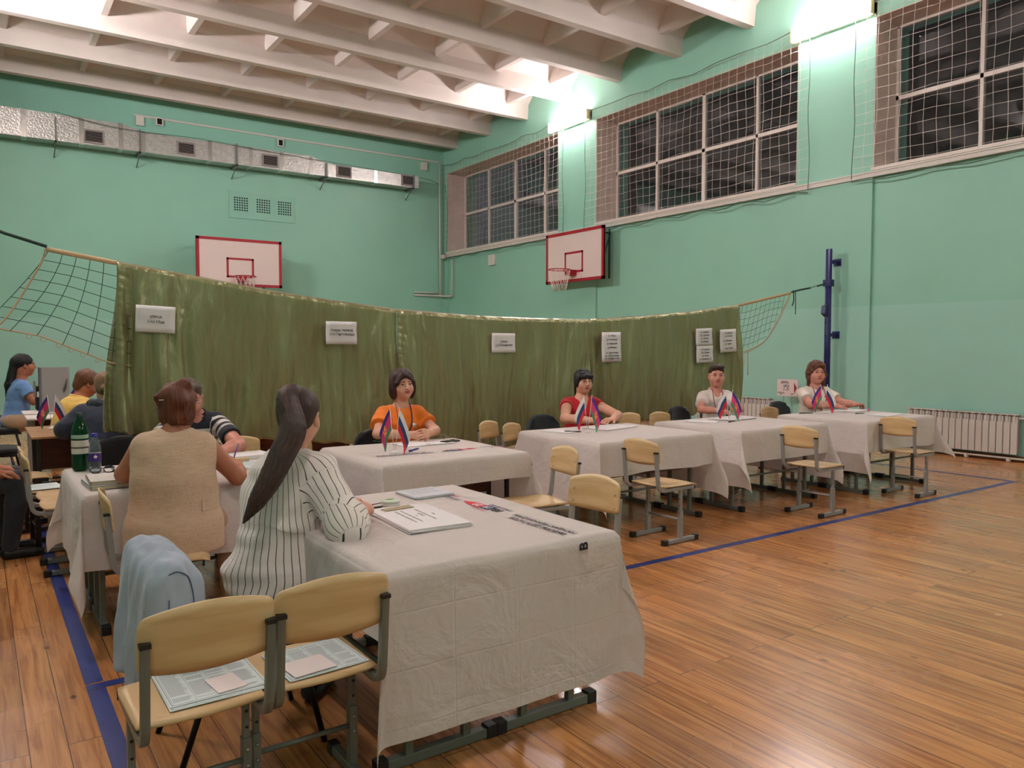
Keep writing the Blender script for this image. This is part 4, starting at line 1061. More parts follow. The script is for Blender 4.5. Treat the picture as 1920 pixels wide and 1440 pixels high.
# ---------- hands ----------
def hand_prims(wr, fwd, nrm, side, curl=.5, spread=.10, s=1.0, thumb=.6, curls=None):
    """wr wrist point, fwd direction of the fingers, nrm palm normal (out of palm), side +1 if thumb lies towards cross(fwd,nrm)"""
    f = unit(fwd); n = V3(nrm); n = unit(n-f*(n@f)); t = np.cross(f, n)*side
    P = []
    pc = lambda a, b_, c: V3(wr)+(f*a+t*b_+n*c)*s
    P.append(RC(pc(-.02, 0, 0), pc(.015, 0, 0), .024*s, .022*s, .02))
    for b_ in (-.028, -.010, .010, .028): P.append(RC(pc(.01, b_*.6, 0), pc(.080-abs(b_-.005)*.25, b_, -.002), .014*s, .0115*s, .012))
    L = {-.030: .062, -.010: .074, .010: .080, .030: .072}
    for i, (b_, ln) in enumerate(L.items()):
        cu = (curls[i] if curls else curl)*(1+.06*i)
        a = f*math.cos(spread*(b_/.03))+t*math.sin(spread*(b_/.03)); base = pc(.078-abs(b_-.005)*.25, b_, -.001); ang = .15+cu*.9
        segs = (.46, .30, .24); rr = (.0090, .0082, .0074, .0064)
        p = base; up_ = n
        for j, sg in enumerate(segs):
            d_ = a*math.cos(ang)+n*math.sin(ang); q = p+d_*(ln*sg*s)
            P.append(RC(p, q, rr[j]*s, rr[j+1]*s, .004)); p = q; ang += cu*.95
    tb = pc(.018, .022, .006); d1 = unit(f*.55+t*(1.0-.3*thumb)+n*.35*thumb); d2 = unit(f*.9+t*(.55-.55*thumb)+n*.35*thumb)
    p1 = tb+d1*.038*s; p2 = p1+unit(d1+d2)*.030*s; p3 = p2+d2*.024*s
    P += [RC(pc(.01, .008, .004), tb, .017*s, .015*s, .014), RC(tb, p1, .0145*s, .0105*s, .010), RC(p1, p2, .0105*s, .009*s, .004), RC(p2, p3, .009*s, .0072*s, .004)]
    return P
# ---------- materials for people ----------
def skin_mat(name, col):
    m = mat(name, col, .48, spec=.4, var=.06, vscale=14, bump=.03, bscale=120); b = m.node_tree.nodes['Principled BSDF']
    b.inputs['Subsurface Weight'].default_value = .12; b.inputs['Subsurface Radius'].default_value = (.5, .2, .1); b.inputs['Subsurface Scale'].default_value = .02
    return m
def hair_mat(name, c1, c2, rough=.42):
    m = mat(name, c1, rough, spec=.45); nt, N, L, b = nodes(m)
    at = N.new('ShaderNodeAttribute'); at.attribute_name = 'hc'
    mp = N.new('ShaderNodeMapping'); mp.inputs['Scale'].default_value = (1, 1, .06); L.new(at.outputs['Vector'], mp.inputs[0])
    n = N.new('ShaderNodeTexNoise'); n.inputs['Scale'].default_value = 46; n.inputs['Detail'].default_value = 3; L.new(mp.outputs[0], n.inputs['Vector'])
    r = N.new('ShaderNodeValToRGB'); r.color_ramp.elements[0].position = .38; r.color_ramp.elements[1].position = .68
    r.color_ramp.elements[0].color = srgb(*c1); r.color_ramp.elements[1].color = srgb(*c2)
    L.new(n.outputs['Fac'], r.inputs[0]); L.new(r.outputs[0], b.inputs['Base Color'])
    bp = N.new('ShaderNodeBump'); bp.inputs['Strength'].default_value = .7; bp.inputs['Distance'].default_value = .006; L.new(n.outputs['Fac'], bp.inputs['Height']); L.new(bp.outputs[0], b.inputs['Normal'])
    return m
def fabric_mat(name, col, rough=.85, bump=.25, bscale=160, var=.05, sheen=.15):
    return mat(name, col, rough, bump=bump, bscale=bscale, var=var, vscale=10, sheen=sheen)
def stripe_mat(name, base, line, period, width, soft=.04):
    m = fabric_mat(name, base, .8, .15); nt, N, L, b = nodes(m)
    at = N.new('ShaderNodeAttribute'); at.attribute_name = 'st'
    a = N.new('ShaderNodeMath'); a.operation = 'DIVIDE'; a.inputs[1].default_value = period; L.new(at.outputs['Fac'], a.inputs[0])
    f = N.new('ShaderNodeMath'); f.operation = 'FRACT'; L.new(a.outputs[0], f.inputs[0])
    r = N.new('ShaderNodeValToRGB'); e = r.color_ramp.elements; e[0].position = 0; e[0].color = srgb(*line); e[1].position = width; e[1].color = srgb(*line)
    e2 = r.color_ramp.elements.new(width+soft); e2.color = srgb(*base); e3 = r.color_ramp.elements.new(1-soft*.5); e3.color = srgb(*base); e4 = r.color_ramp.elements.new(1.0); e4.color = srgb(*line)
    L.new(f.outputs[0], r.inputs[0]); 
    for l in list(b.inputs['Base Color'].links): L.remove(l)
    L.new(r.outputs[0], b.inputs['Base Color'])
    return m
M_EYEW = mat('eye_white', (225,215,208), .3); M_IRIS = mat('iris_dark', (44,30,22), .2); M_BROW = mat('eyebrow_brown', (58,38,28), .8); M_LIP = mat('lips', (160,84,78), .45); M_LIPR = mat('lips_rose', (170,70,76), .4)
# ================= PEOPLE =================
def person(spec):
    """spec: loc, rz (facing +Y at 0), seat, lean, twist, head(yaw,pitch,dx,dy,dz), arms in world coordinates, build, clothes"""
    g = spec.get
    t = thing('person', spec['label'], 'person', spec['loc'], spec['rz'], g('group'))
    Rz = np.array(Matrix.Rotation(-spec['rz'], 3, 'Z')); O = np.array(spec['loc'])
    W = lambda p: Rz@(np.array(p, float)-O)              # world -> local
    seat = g('seat', .44); s = g('scale', 1.0); fat = g('fat', 1.0); lean = g('lean', .12); side = g('side', 0.0)
    hz = seat+.085*s; TL_ = g('torso', .445)*s
    pel = V3((0, 0, hz)); ax = lambda r, l: V3((math.sin(side)*l*r, math.sin(lean*(.45+.55*r))*l*r, math.cos(lean*(.45+.55*r))*math.cos(side)*l*r))
    waist = pel+ax(.36, TL_); chest = pel+ax(.72, TL_); neckb = pel+ax(1.0, TL_)
    tw = g('twist', 0.0); Mt = rotm(yaw=tw, pitch=-lean)
    sh = .152*s*g('shw', 1.0)
    X = V3((math.cos(tw), math.sin(tw), 0)); Yv = V3((-math.sin(tw), math.cos(tw), 0))
    shc = neckb-V3((0, 0, .055*s))+V3((0, -.01, 0))
    SR = shc+X*sh+V3(g('shR', (0, 0, 0))); SL = shc-X*sh+V3(g('shL', (0, 0, 0)))
    hy, hp, hr = g('head', (0, 0, 0)); hoff = g('hoff', (0, .035, .185))
    hc = neckb+V3((hoff[0], hoff[1], hoff[2]*s))
    H = Frame(hc, rotm(hy, hp, hr), g('hk', 1.0)*s*1.03)
    eR = V3(W(spec['eR'])); eL = V3(W(spec['eL'])); wR = V3(W(spec['wR'])); wL = V3(W(spec['wL']))
    D = dict(t=t, H=H, neckb=neckb, chest=chest, waist=waist, pel=pel, SR=SR, SL=SL, eR=eR, eL=eL, wR=wR, wL=wL, s=s, fat=fat, W=W, X=X, Yv=Yv, seat=seat, Mt=Mt, hz=hz)
    # ---- body
    def torso(i, hipr=1.0):
        e = []
        MX = np.eye(3, dtype=np.float32); MX[:, 0] = X; MX[:, 1] = Yv
        MX = MX
        f = fat
        e.append(EL(pel+V3((0, -.01, .0)), (.165*s*f+i, .118*s*f+i, .105*s+i), .06, MX))
        e.append(EL(waist, (.132*s*f+i, .098*s*f+i, .13*s+i), .07, MX))
        e.append(EL(chest+V3((0, -.005, -.01)), (.158*s*(.6+.4*f)+i, .108*s*(.7+.3*f)+i, .135*s+i), .06, MX))
        e.append(RC(SL+X*.02, SR-X*.02, .055*s+i, .055*s+i, .07))
        e.append(RC(shc+V3((0, 0, .02)), neckb+V3((0, 0, .01)), .075*s+i, .05*s+i, .06))
        if g('bust', 0):
            for sg in (-1, 1): e.append(EL(chest+X*sg*.065*s+Yv*(.075*s)+V3((0, 0, -.03*s)), (.062*s+i, .05*s*g('bust')+i, .062*s+i), .05, MX))
        if g('belly', 0): e.append(EL(waist+Yv*(.05*s)+V3((0, 0, -.03)), (.13*s*f+i, .09*s*g('belly')+i, .11*s+i), .07, MX))
        return e
    D['torso'] = torso
    ar = g('arm', 1.0); aR, aE, aW = .047*s*ar, .038*s*ar, .026*s
    P = torso(-.004)
    for S_, E_, W_ in ((SR, eR, wR), (SL, eL, wL)):
        mid = E_*.62+W_*.38
        P += [RC(S_, E_, aR, aE, .03), RC(E_, mid, aE, aE*.98, .02), RC(mid, W_, aE*.98, aW, .02)]
    for nm, W_, E_, sd in (('hR', wR, eR, -1), ('hL', wL, eL, 1)):
        h_ = g(nm, {}); fw = Rz@np.array(h_['f'], float) if 'f' in h_ else W_-E_
        nr = Rz@np.array(h_.get('n', (0, 0, -1)), float)
        P += hand_prims(W_, fw, nr, h_.get('side', sd), h_.get('curl', .35), h_.get('spread', .1), s*.97, h_.get('thumb', .5), h_.get('curls'))
    # legs
    kR = V3(W(g('kR'))) if g('kR') else V3((.10*s, .43*s, hz+.01)); kL = V3(W(g('kL'))) if g('kL') else V3((-.10*s, .43*s, hz+.01))
    fR = V3(W(g('fR'))) if g('fR') else V3((.10*s, .36*s, .085)); fL = V3(W(g('fL'))) if g('fL') else V3((-.10*s, .40*s, .085))
    def legs(i, foot=True, cuff=None):
        e = []
        for hp_, k_, a_ in ((pel+V3((.085*s, 0, -.01)), kR, fR), (pel+V3((-.085*s, 0, -.01)), kL, fL)):
            e.append(RC(hp_, k_, .082*s*fat+i, .056*s+i, .04)); c2 = k_*.65+a_*.35
            e.append(RC(k_, c2, .055*s+i, .055*s+i, .03)); e.append(RC(c2, a_, .055*s+i, .036*s+i, .02))
            if foot: e.append(RC(a_+V3((0, -.015, -.045)), a_+V3((0, .15, -.055)), .036, .026, .03))
        return e
    P += legs(0)
    # head
    P += [RC(neckb+V3((0, -.005, -.02)), H.p(0, -.022, -.05), .057*s*g('neck', 1), .053*s*g('neck', 1), .03)]
    fw = g('face', 1.0)
    P += [H.el((0, -.018, .035), (.074, .094, .084), .03), H.el((0, .018, -.028), (.060*fw, .070, .086), .03), H.el((0, .052, -.084), (.026*fw, .028, .022), .03),
          H.el((.036*fw, .048, -.030), (.030, .032, .034), .03), H.el((-.036*fw, .048, -.030), (.030, .032, .034), .03), H.el((0, -.01, -.062), (.058*fw, .06, .04), .03),
          H.rc((-.032, .072, .026), (.032, .072, .026), .015, .015, .018), H.rc((0, .084, .020), (0, .106, -.020), .0075, .0115, .010),
          H.el((.011, .096, -.025), (.009, .010, .008), .008), H.el((-.011, .096, -.025), (.009, .010, .008), .008),
          H.rc((-.016, .082, -.052), (.016, .082, -.052), .010, .010, .012)]
    for sg in (-1, 1): P += [H.el((sg*.077, -.010, -.004), (.010, .019, .031), .008, rotm(sg*-.35)), H.el((sg*.073, -.002, -.026), (.008, .010, .013), .008)]
    body = Shape(P, cuts=[H.el((.031, .096, .006), (.017, .016, .012), .010), H.el((-.031, .096, .006), (.017, .016, .012), .010), H.el((.083, -.002, -.002), (.006, .009, .016), .006), H.el((-.083, -.002, -.002), (.006, .009, .016), .006)])
    D['body'] = body
    h = g('res', .006)
    D['bodyo'] = sdf_obj('body', body, h, g('skin'), t)
    # facial features
    def bsnap(p0, of):
        q_ = V3(p0).copy(); dr = -H.M[:, 1]
        for _ in range(60):
            d = float(body.d(q_[None])[0])
            if d < of: break
            q_ = q_+dr*max(.0006, min(.03, (d-of)*.8))
        return q_
    if g('features', True):
        for sg in (-1, 1):
            q = MB()
            def el_(c, r, rot=0):
                k_ = len(q.v); q.ball((0, 0, 0), 1, 14)
                Mr = rotm(0, 0, rot)
                for i_ in range(k_, len(q.v)): q.v[i_] = tuple(H.p(*(V3(c)+Mr@(V3(q.v[i_])*V3(r)))))
            el_((sg*.031, .074, .005), (.0145, .0125, .0072)); e_ = q.build('eye', M_EYEW, t)
            q = MB(); gz = g('gaze', 0)
            el_((sg*.031+gz*.004, .0815, .0055), (.0062, .0060, .0062)); q.build('iris', M_IRIS, e_)
            q = MB(); q.tube([H.p(sg*.031+x, .0795+(.006 if abs(x) < .01 else .0), .0125-abs(x)*.20-(x*sg)*.05) for x in (-.016, -.009, 0, .009, .016)], .0017*H.k, 5); q.build('eyelashes', M_IRIS, e_)
            sn = lambda pts, of: [bsnap(H.p(*c_), of) for c_ in pts]
            q = MB(); q.tube(sn([(sg*(.031+x), .14, .0285+.003*math.sin((x+.018)*80)-(x > .012)*.002) for x in (-.019, -.009, .003, .013, .021)], .0006), [.0026*H.k, .0034*H.k, .0032*H.k, .0026*H.k, .0012*H.k], 6, sx=.7); q.build('eyebrow', g('brow', M_BROW), t)
        q = MB(); sm = g('smile', .3)
        q.tube(sn([(x, .14, -.0500+sm*abs(x)*.26) for x in (-.027, -.018, -.008, 0, .008, .018, .027)], -.0008), [.0016*H.k, .0030*H.k, .0040*H.k, .0036*H.k, .0040*H.k, .0030*H.k, .0016*H.k], 6)
        q.tube(sn([(x, .14, -.0570+sm*abs(x)*.34) for x in (-.024, -.014, 0, .014, .024)], -.0008), [.0016*H.k, .0040*H.k, .0050*H.k, .0040*H.k, .0016*H.k], 6)
        q.build('lips', g('lip', M_LIP), t)
    # ---- trousers, shoes
    if g('trousers'):
        S_ = Shape(legs(.012, False)+[EL(pel, (.172*s*fat+.012, .125*s*fat+.012, .11*s+.012), .06)], disp=lambda Q: .006*vnoise(Q, (14, 14, 14), 3))
        S_.inter = [PL((0, 0, g('beltz', hz+.09)), (0, 0, 1))]
        sdf_obj('trousers', S_, .009, g('trousers'), t)
    for a_ in (fR, fL):
        S_ = Shape([RC(a_+V3((0, -.02, -.045)), a_+V3((0, .155, -.055)), .043, .032, .03)], inter=[PL(a_+V3((0, 0, -.015)), (0, 0, 1))])
        sdf_obj('shoe', S_, .008, g('shoe', M_BLACKP), t)
    return D
def top_garment(D, name, m, h=.006, infl=.010, sleeve=0.5, cuffr=1.25, hem=None, hemz=-.06, neck=.064, vneck=None, folds=.006, fold_sc=(9, 9, 16), loose=0.0, attr=None, extra=(), both=None, cap=False, seed=1, flare=0, cuts=()):
    """sleeve: fraction of upper arm (<=1) or 1..2 reaching along the forearm"""
    s = D['s']; P = D['torso'](infl+loose*.6)
    for S_, E_, W_ in ((D['SR'], D['eR'], D['wR']), (D['SL'], D['eL'], D['wL'])):
        r0 = .052*s+infl+loose*.5
        if sleeve <= 0: continue
        if sleeve <= 1:
            e = S_+(E_-S_)*sleeve; dr = unit(E_-S_); P.append(RC(S_, e+dr*.03, r0*1.02, r0*cuffr*.92, .035, cut=(e, dr)))
        else:
            e = E_+(W_-E_)*(sleeve-1); dr = unit(W_-E_)
            P.append(RC(S_, E_, r0*1.08, r0*1.02, .035)); P.append(RC(E_, e+dr*.02, r0*1.02, r0*cuffr*.62, .03, cut=(e, dr)))
    hb = D['pel']+V3((0, 0, hemz))
    if flare: P.append(EL(D['pel']+V3((0, -.01, .0)), ((.175+flare)*s*D['fat'], (.13+flare*.8)*s*D['fat'], .16*s), .07))
    P += list(extra)
    cu = [RC(D['neckb']+V3((0, .0, -.002)), D['H'].p(0, -.02, -.05)+V3((0, .0, .05)), neck*s, (neck+.012)*s, .012)]
    if vneck: 
        a = D['neckb']+D['Yv']*.06; b_ = D['neckb']+D['Yv']*(.13)+V3((0, 0, -vneck)); cu.append(RC(a, b_, .05*s, .006, .01)); 
    if sleeve == 0:      # arm holes
        for S_, E_ in ((D['SR'], D['eR']), (D['SL'], D['eL'])):
            sx = 1 if S_ is D['SR'] else -1
            n_ = unit(D['X']*sx*1.0+V3((0, 0, -.25))); cu.append(PL(S_+D['X']*sx*(.030 if sleeve == 0 else .055), -n_, .01))
    cu += list(cuts)
    def disp(Q):
        r = folds*(vnoise(Q, fold_sc, seed)+.6*vnoise(Q, tuple(2.1*v for v in fold_sc), seed+1))*1.6
        return r.astype(np.float32)
    Sh = Shape(P, cuts=cu, disp=disp, inter=[PL(hb, (0, 0, -1))])
    D['garment'] = Sh
    return sdf_obj(name, Sh, h, m, D['t'], attr)
def hair_obj(D, m, P, cuts=(), h=.006, amp=.004, name='hair', up=(0, -.3, 1), sc=(38, 38, 10), seed=5, coord=None, inter=()):
    H = D['H']
    def disp(Q):
        L_ = H.loc(Q); return (amp*2*vnoise(L_, sc, seed)).astype(np.float32)
    Sh = Shape(P, cuts=list(cuts), disp=disp, inter=list(inter))
    def at(v):
        L_ = H.loc(v.astype(np.float32)); u_ = unit(up); a = L_-np.outer(L_@u_, u_)
        e1 = unit(np.cross(u_, (1, 0, 0))); e2 = np.cross(u_, e1)
        th = np.arctan2(a@e2, a@e1); r = _len(L_)
        return {'hc': np.stack([np.cos(th), np.sin(th), (L_@u_)*4], 1)} if coord is None else {'hc': coord(L_, v)}
    D['hair'] = Sh
    return sdf_obj(name, Sh, h, m, D['t'], at)
def snap(D, pts, shape, off=.004, dr=None):
    """march points given in local coords from the front onto the garment surface"""
    out = []
    dr = -D['Yv'] if dr is None else unit(dr)
    for p in pts:
        q = V3(p).copy()
        for _ in range(60):
            d = float(shape.d(q[None])[0])
            if d < off: break
            q = q+dr*max(.001, min(.03, d*.7))
        out.append(q)
    return out
def lanyard(D, m, drop=.26, badge=True, xs=.045, off=.004, m2=None):
    nb = D['neckb']; X, Yv = D['X'], D['Yv']; s = D['s']
    S = Shape(D['garment'].p+D['body'].p[:8], cuts=[])
    pts = []
    for u in np.linspace(-1, 1, 23):
        a = abs(u); z = -drop*(1-a)**1.0+.035*a; x = xs*1.35*math.sin(min(1, a*1.3)*PI/2)*(1 if u > 0 else -1)
        pts.append(nb+X*x+Yv*(.35 if a < .8 else .10)+V3((0, 0, z)))
    P = snap(D, pts, S, off)
    q = MB(); q.tube(P, .0052, 6, sx=.35, up=tuple(X)); o = q.build('lanyard', m, D['t'])
    if badge:
        c = P[11]; q = MB(); M = Matrix.Translation(Vector(c+Yv*.004)) @ Matrix.Rotation(math.atan2(Yv[1], Yv[0])-PI/2, 4, 'Z')
        q.cbox((0, 0, -.045), (.062, .003, .085), M); q.build('badge', m2 or M_PAPER, o)
    return P
def collar(D, m, r=.066, th=.011, gap=.55, drop=.045, rise=.050, h=.005, attr=None, open_=.02):
    nb = D['neckb']; X, Yv = D['X'], D['Yv']; P = []
    A = np.linspace(-PI+gap, PI-gap, 15)         # measured from the back of the neck
    ring = lambda rr, z, a: nb+X*(rr*math.sin(a))+Yv*(-rr*math.cos(a)-.008)+V3((0, 0, z-.028*(1-math.cos(a))/2*1.6))
    for i in range(14):
        a, b_ = A[i], A[i+1]
        P.append(RC(ring(r, rise, a), ring(r, rise, b_), th*.55, th*.55, .012)); P.append(RC(ring(r*1.16, rise*.55, a), ring(r*1.16, rise*.55, b_), th*.8, th*.8, .014))
        P.append(RC(ring(r*1.34, rise*.18, a), ring(r*1.34, rise*.18, b_), th*.7, th*.7, .012))
    for sg in (-1, 1):
        e_ = ring(r*1.2, .0, A[-1]*sg); P.append(RC(e_, e_+X*sg*open_*.6+Yv*.012+V3((0, 0, -drop)), th*1.1, th*.5, .015))
    return sdf_obj('collar', Shape(P), h, m, D['t'], attr)
sk_a = skin_mat('skin_fair', (214,158,134)); sk_b = skin_mat('skin_warm', (196,138,112)); sk_t = skin_mat('skin_tanned', (176,112,84)); sk_r = skin_mat('skin_ruddy', (206,142,124))
denim_dark = fabric_mat('dark_trousers', (34,36,46)); beige_tr = fabric_mat('beige_trousers', (188,154,122))
m_lany = mat('lanyard_navy', (60,30,66), .6); m_lanr = mat('lanyard_crimson', (150,40,66), .6)
# ---- 1: orange T-shirt --------------------------------------------------
D = person(dict(label='woman with dark bob in an orange T-shirt, hands clasped on the table', loc=(2.80, 5.62, 0), rz=PI-.12, lean=.10, scale=.97, fat=1.05, bust=1.0, skin=sk_a, trousers=denim_dark,
    head=(.02, .02, .04), hoff=(-.01, .03, .185), eR=(2.50, 5.38, .775), eL=(2.98, 5.34, .775), wR=(2.70, 5.17, .775), wL=(2.82, 5.15, .785),
    hR=dict(f=(.75, -.45, .12), n=(.3, .6, -.35), curl=.75, thumb=.7), hL=dict(f=(-.75, -.5, .05), n=(-.3, .7, -.2), curl=.75, thumb=.6), smile=1.0, lip=M_LIPR, gaze=.3, res=.0055, arm=1.0))
top_garment(D, 'orange_t_shirt', fabric_mat('orange_cotton', (238,120,22), .8), .0065, .010, sleeve=.62, cuffr=1.38, folds=.006, neck=.072, seed=2)
H = D['H']; hm = hair_mat('hair_dark_brown', (34,16,16), (78,40,36))
hair_obj(D, hm, [H.el((0, -.025, .050), (.096, .108, .092), .03), H.el((.074, -.022, -.03), (.034, .060, .082), .03), H.el((-.076, -.022, -.03), (.036, .060, .085), .03), H.el((0, -.075, -.035), (.075, .045, .085), .03), H.rc((.015, .075, .085), (-.066, .062, .025), .022, .016, .02), H.rc((.02, .07, .085), (.070, .060, .02), .018, .012, .02)],
    cuts=[H.el((.004, .098, -.022), (.060, .062, .088), .012)], amp=.005)
lanyard(D, m_lany, .25)
pts = snap(D, [D['chest']+D['X']*-.075+D['Yv']*.3+V3((0, 0, z)) for z in (.0, -.03, -.075)], D['garment'], .003)
q = MB(); q.tube([pts[0], pts[1]], .016, 5, sx=.3); q.tube([pts[0], pts[2]+D['X']*.014], .006, 4, sx=.3); o = q.build('rosette_ribbon', M_PAPER, D['t'])
q = MB(); q.tube([pts[0]+D['Yv']*.002, pts[2]-D['X']*.006], .007, 4, sx=.3); q.build('ribbon_tail', mat('ribbon_maroon', (110,26,50), .6), o)
# ---- 2: red vest ---------------------------------------------------------
D = person(dict(label='woman with black fringe and glasses in a red sleeveless top', loc=(4.90, 5.86, 0), rz=PI-.32, lean=.12, torso=.42, scale=.97, fat=1.15, bust=1.25, skin=sk_a, trousers=denim_dark, arm=1.18,
    head=(.06, -.03, .0), hoff=(-.01, .03, .175), eR=(4.46, 5.54, .775), eL=(5.08, 5.50, .775), wR=(4.63, 5.32, .765), wL=(4.84, 5.31, .765),
    hR=dict(f=(.9, -.12, -.1), n=(0, 0, -1), curl=.3), hL=dict(f=(-.9, -.15, .06), n=(0, .1, -1), curl=.35), smile=-.2, lip=M_LIPR, res=.0055, brow=mat('eyebrow_black', (30,22,22), .8)))
top_garment(D, 'red_sleeveless_top', fabric_mat('red_knit', (186,16,30), .85), .0065, .010, sleeve=.24, cuffr=1.25, folds=.006, neck=.078, vneck=.11, seed=4)
H = D['H']; hb_ = hair_mat('hair_black', (8,7,9), (24,20,24))
hair_obj(D, hb_, [H.el((0, -.022, .046), (.086, .106, .088), .03), H.rc((-.045, .072, .055), (.045, .072, .055), .026, .026, .02), H.el((.074, .0, .0), (.014, .045, .055), .02), H.el((-.074, .0, .0), (.014, .045, .055), .02), H.rc((.02, -.10, .0), (.02, -.11, -.20), .038, .02, .03)],
    cuts=[H.el((0, .105, -.045), (.064, .062, .083), .008)], amp=.003)
q = MB()
for sg in (-1, 1): q.tube([H.p(sg*.033+.024*math.cos(a), .100-.01*abs(math.cos(a)), .002+.017*math.sin(a)) for a in [k*PI/8 for k in range(16)]], .0012, 4, closed=True); q.tube([H.p(sg*.057, .090, .006), H.p(sg*.078, -.01, .006)], .0012, 4)
q.tube([H.p(-.010, .101, .004), H.p(.010, .101, .004)], .0012, 4); o = q.build('glasses', mat('gold_wire', (150,110,80), .3, metal=.8), D['t'])
q = MB(); pts = snap(D, [D['neckb']+D['X']*x+D['Yv']*.3+V3((0, 0, z)) for x, z in ((-.04, .0), (-.015, -.07), (.0, -.10), (.015, -.07), (.04, .0))], D['garment'], .003); q.tube(pts, .003, 5); q.build('white_cord', M_PAPER, D['t'])
# ---- 3: white polo -------------------------------------------------------
D = person(dict(label='young man with dark hair in a white polo shirt', loc=(6.80, 5.78, 0), rz=PI-.55, lean=.10, scale=.97, fat=.92, torso=.425, hk=1.06, face=1.10, shw=.95, skin=sk_r, trousers=denim_dark, arm=1.02,
    head=(-.16, -.02, .0), hoff=(-.0, .03, .185), eR=(6.38, 5.60, .765), eL=(6.80, 5.42, .765), wR=(6.40, 5.36, .765), wL=(6.60, 5.30, .765),
    hR=dict(f=(.8, -.1, .0), n=(0, .2, -1), curl=.4), hL=dict(f=(-.6, -.25, .2), n=(0, .5, -1), curl=.7), smile=.9, res=.0055, neck=1.08, brow=mat('eyebrow_black', (30,22,22), .8)))
wp = fabric_mat('white_pique', (226,214,208), .85)
nb = D['neckb']; X, Yv = D['X'], D['Yv']
top_garment(D, 'white_polo_shirt', wp, .0065, .010, sleeve=.60, cuffr=1.28, folds=.006, neck=.066, vneck=.07, seed=6)
collar(D, wp)
H = D['H']; hair_obj(D, hair_mat('hair_brown_short', (30,20,16), (74,50,36)), [H.el((0, -.028, .052), (.080, .098, .082), .03), H.rc((-.045, .066, .098), (.05, .060, .094), .024, .022, .03)],
    cuts=[H.el((0, .105, -.010), (.058, .060, .088), .012), H.el((0, .02, -.07), (.10, .085, .075), .02)], amp=.005, sc=(50, 50, 20))
lanyard(D, m_lanr, .24, True, .04)
# ---- 4: white T-shirt, curly hair -----------------------------------------
D = person(dict(label='woman with curly auburn hair in a white T-shirt and lanyard', loc=(8.24, 5.50, 0), rz=PI-.42, lean=.10, scale=1.0, torso=.415, fat=1.22, bust=1.3, belly=1.0, skin=sk_r, trousers=denim_dark, arm=1.2,
    head=(-.22, .0, -.02), hoff=(-.0, .03, .185), eR=(7.86, 5.28, .775), eL=(8.38, 5.20, .775), wR=(8.04, 5.06, .765), wL=(8.42, 5.05, .765), hk=1.04, face=1.1,
    hR=dict(f=(.7, -.55, -.05), n=(0, 0, -1), curl=.45), hL=dict(f=(.8, -.2, .0), n=(0, 0, -1), curl=.7), smile=-.3, res=.006, lip=M_LIPR))
top_garment(D, 'white_t_shirt', fabric_mat('white_cotton', (228,216,206), .85), .007, .012, sleeve=.62, cuffr=1.35, folds=.007, neck=.085, seed=8)
H = D['H']; hc_ = hair_mat('hair_auburn_curly', (70,36,24), (130,78,52))
hair_obj(D, hc_, [H.el((0, -.025, .050), (.098, .112, .097), .03), H.el((.070, -.035, -.02), (.036, .055, .075), .03), H.el((-.074, -.035, -.02), (.040, .055, .075), .03), H.rc((.0, -.10, -.02), (.03, -.14, -.20), .065, .03, .03), H.rc((-.065, -.05, -.03), (-.10, -.09, -.17), .045, .022, .03), H.rc((-.05, .06, .085), (.05, .06, .085), .026, .026, .02)],
    cuts=[H.el((0, .105, -.018), (.062, .064, .090), .014)], amp=.012, sc=(40, 40, 40))
lanyard(D, m_lanr, .26, True, .05)
P_ = snap(D, [D['chest']+D['X']*x+D['Yv']*.35+V3((0, 0, .02)) for x in (.06, .0, -.06)], D['garment'], .003)
for s_, p_ in zip(('С', 'И', 'Л'), P_): text_mesh('shirt_print', s_, .06, M_INK, D['t'], Matrix.Translation(Vector(p_)) @ Matrix.Rotation(PI, 4, 'Z') @ Matrix.Rotation(PI/2+.1, 4, 'X'), bold=.002)
# ---- 5: man in striped polo ------------------------------------------------
D = person(dict(label='grey haired man in a navy polo with white stripes, half hidden behind the beige vest', loc=(1.26, 5.80, 0), rz=PI-.05, lean=.24, scale=1.0, fat=1.12, belly=1.0, skin=sk_r, trousers=denim_dark, arm=1.25,
    head=(-.05, -.25, .0), hoff=(.05, .075, .125), eR=(.92, 5.44, .775), eL=(1.46, 5.36, .765), wR=(1.10, 5.16, .765), wL=(1.28, 5.14, .765),
    hR=dict(f=(.8, -.2, 0), n=(0, 0, -1), curl=.4), hL=dict(f=(-.8, -.3, 0), n=(0, 0, -1), curl=.4), smile=-.2, res=.006, neck=1.15, face=1.1, hk=1.05, brow=mat('eyebrow_grey', (96,78,70), .8)))
def man_attr(v):
    out = np.zeros(len(v))
    best = np.full(len(v), 9.0)
    for S_, E_ in ((D['SR'], D['eR']), (D['SL'], D['eL'])):
        u = unit(E_-S_); a = (v-S_)@u; r = _len((v-S_)-np.outer(a, u)); m = (r < .085) & (a > .03)
        out = np.where(m, a+.03, out); best = np.where(m, 0, best)
    z0 = D['chest'][2]+.07; out = np.where(best > 1, z0-v[:, 2], out)
    return {'st': out}
mm = stripe_mat('navy_white_stripes', (20,22,40), (20,22,40), 1, .5)
nt, N, L, b = nodes(mm); rr_ = [n for n in N if n.type == 'VALTORGB' and n.outputs[0].links and n.outputs[0].links[0].to_socket.name == 'Base Color'][0]
at = [n for n in N if n.type == 'ATTRIBUTE'][0]; mr = N.new('ShaderNodeMapRange'); mr.inputs['From Min'].default_value = 0; mr.inputs['From Max'].default_value = .25; L.new(at.outputs['Fac'], mr.inputs[0]); L.new(mr.outputs[0], rr_.inputs[0])
cr = rr_.color_ramp; cr.interpolation = 'CONSTANT'
while len(cr.elements) > 1: cr.elements.remove(cr.elements[-1])
cr.elements[0].position = 0; cr.elements[0].color = srgb(20,22,38)
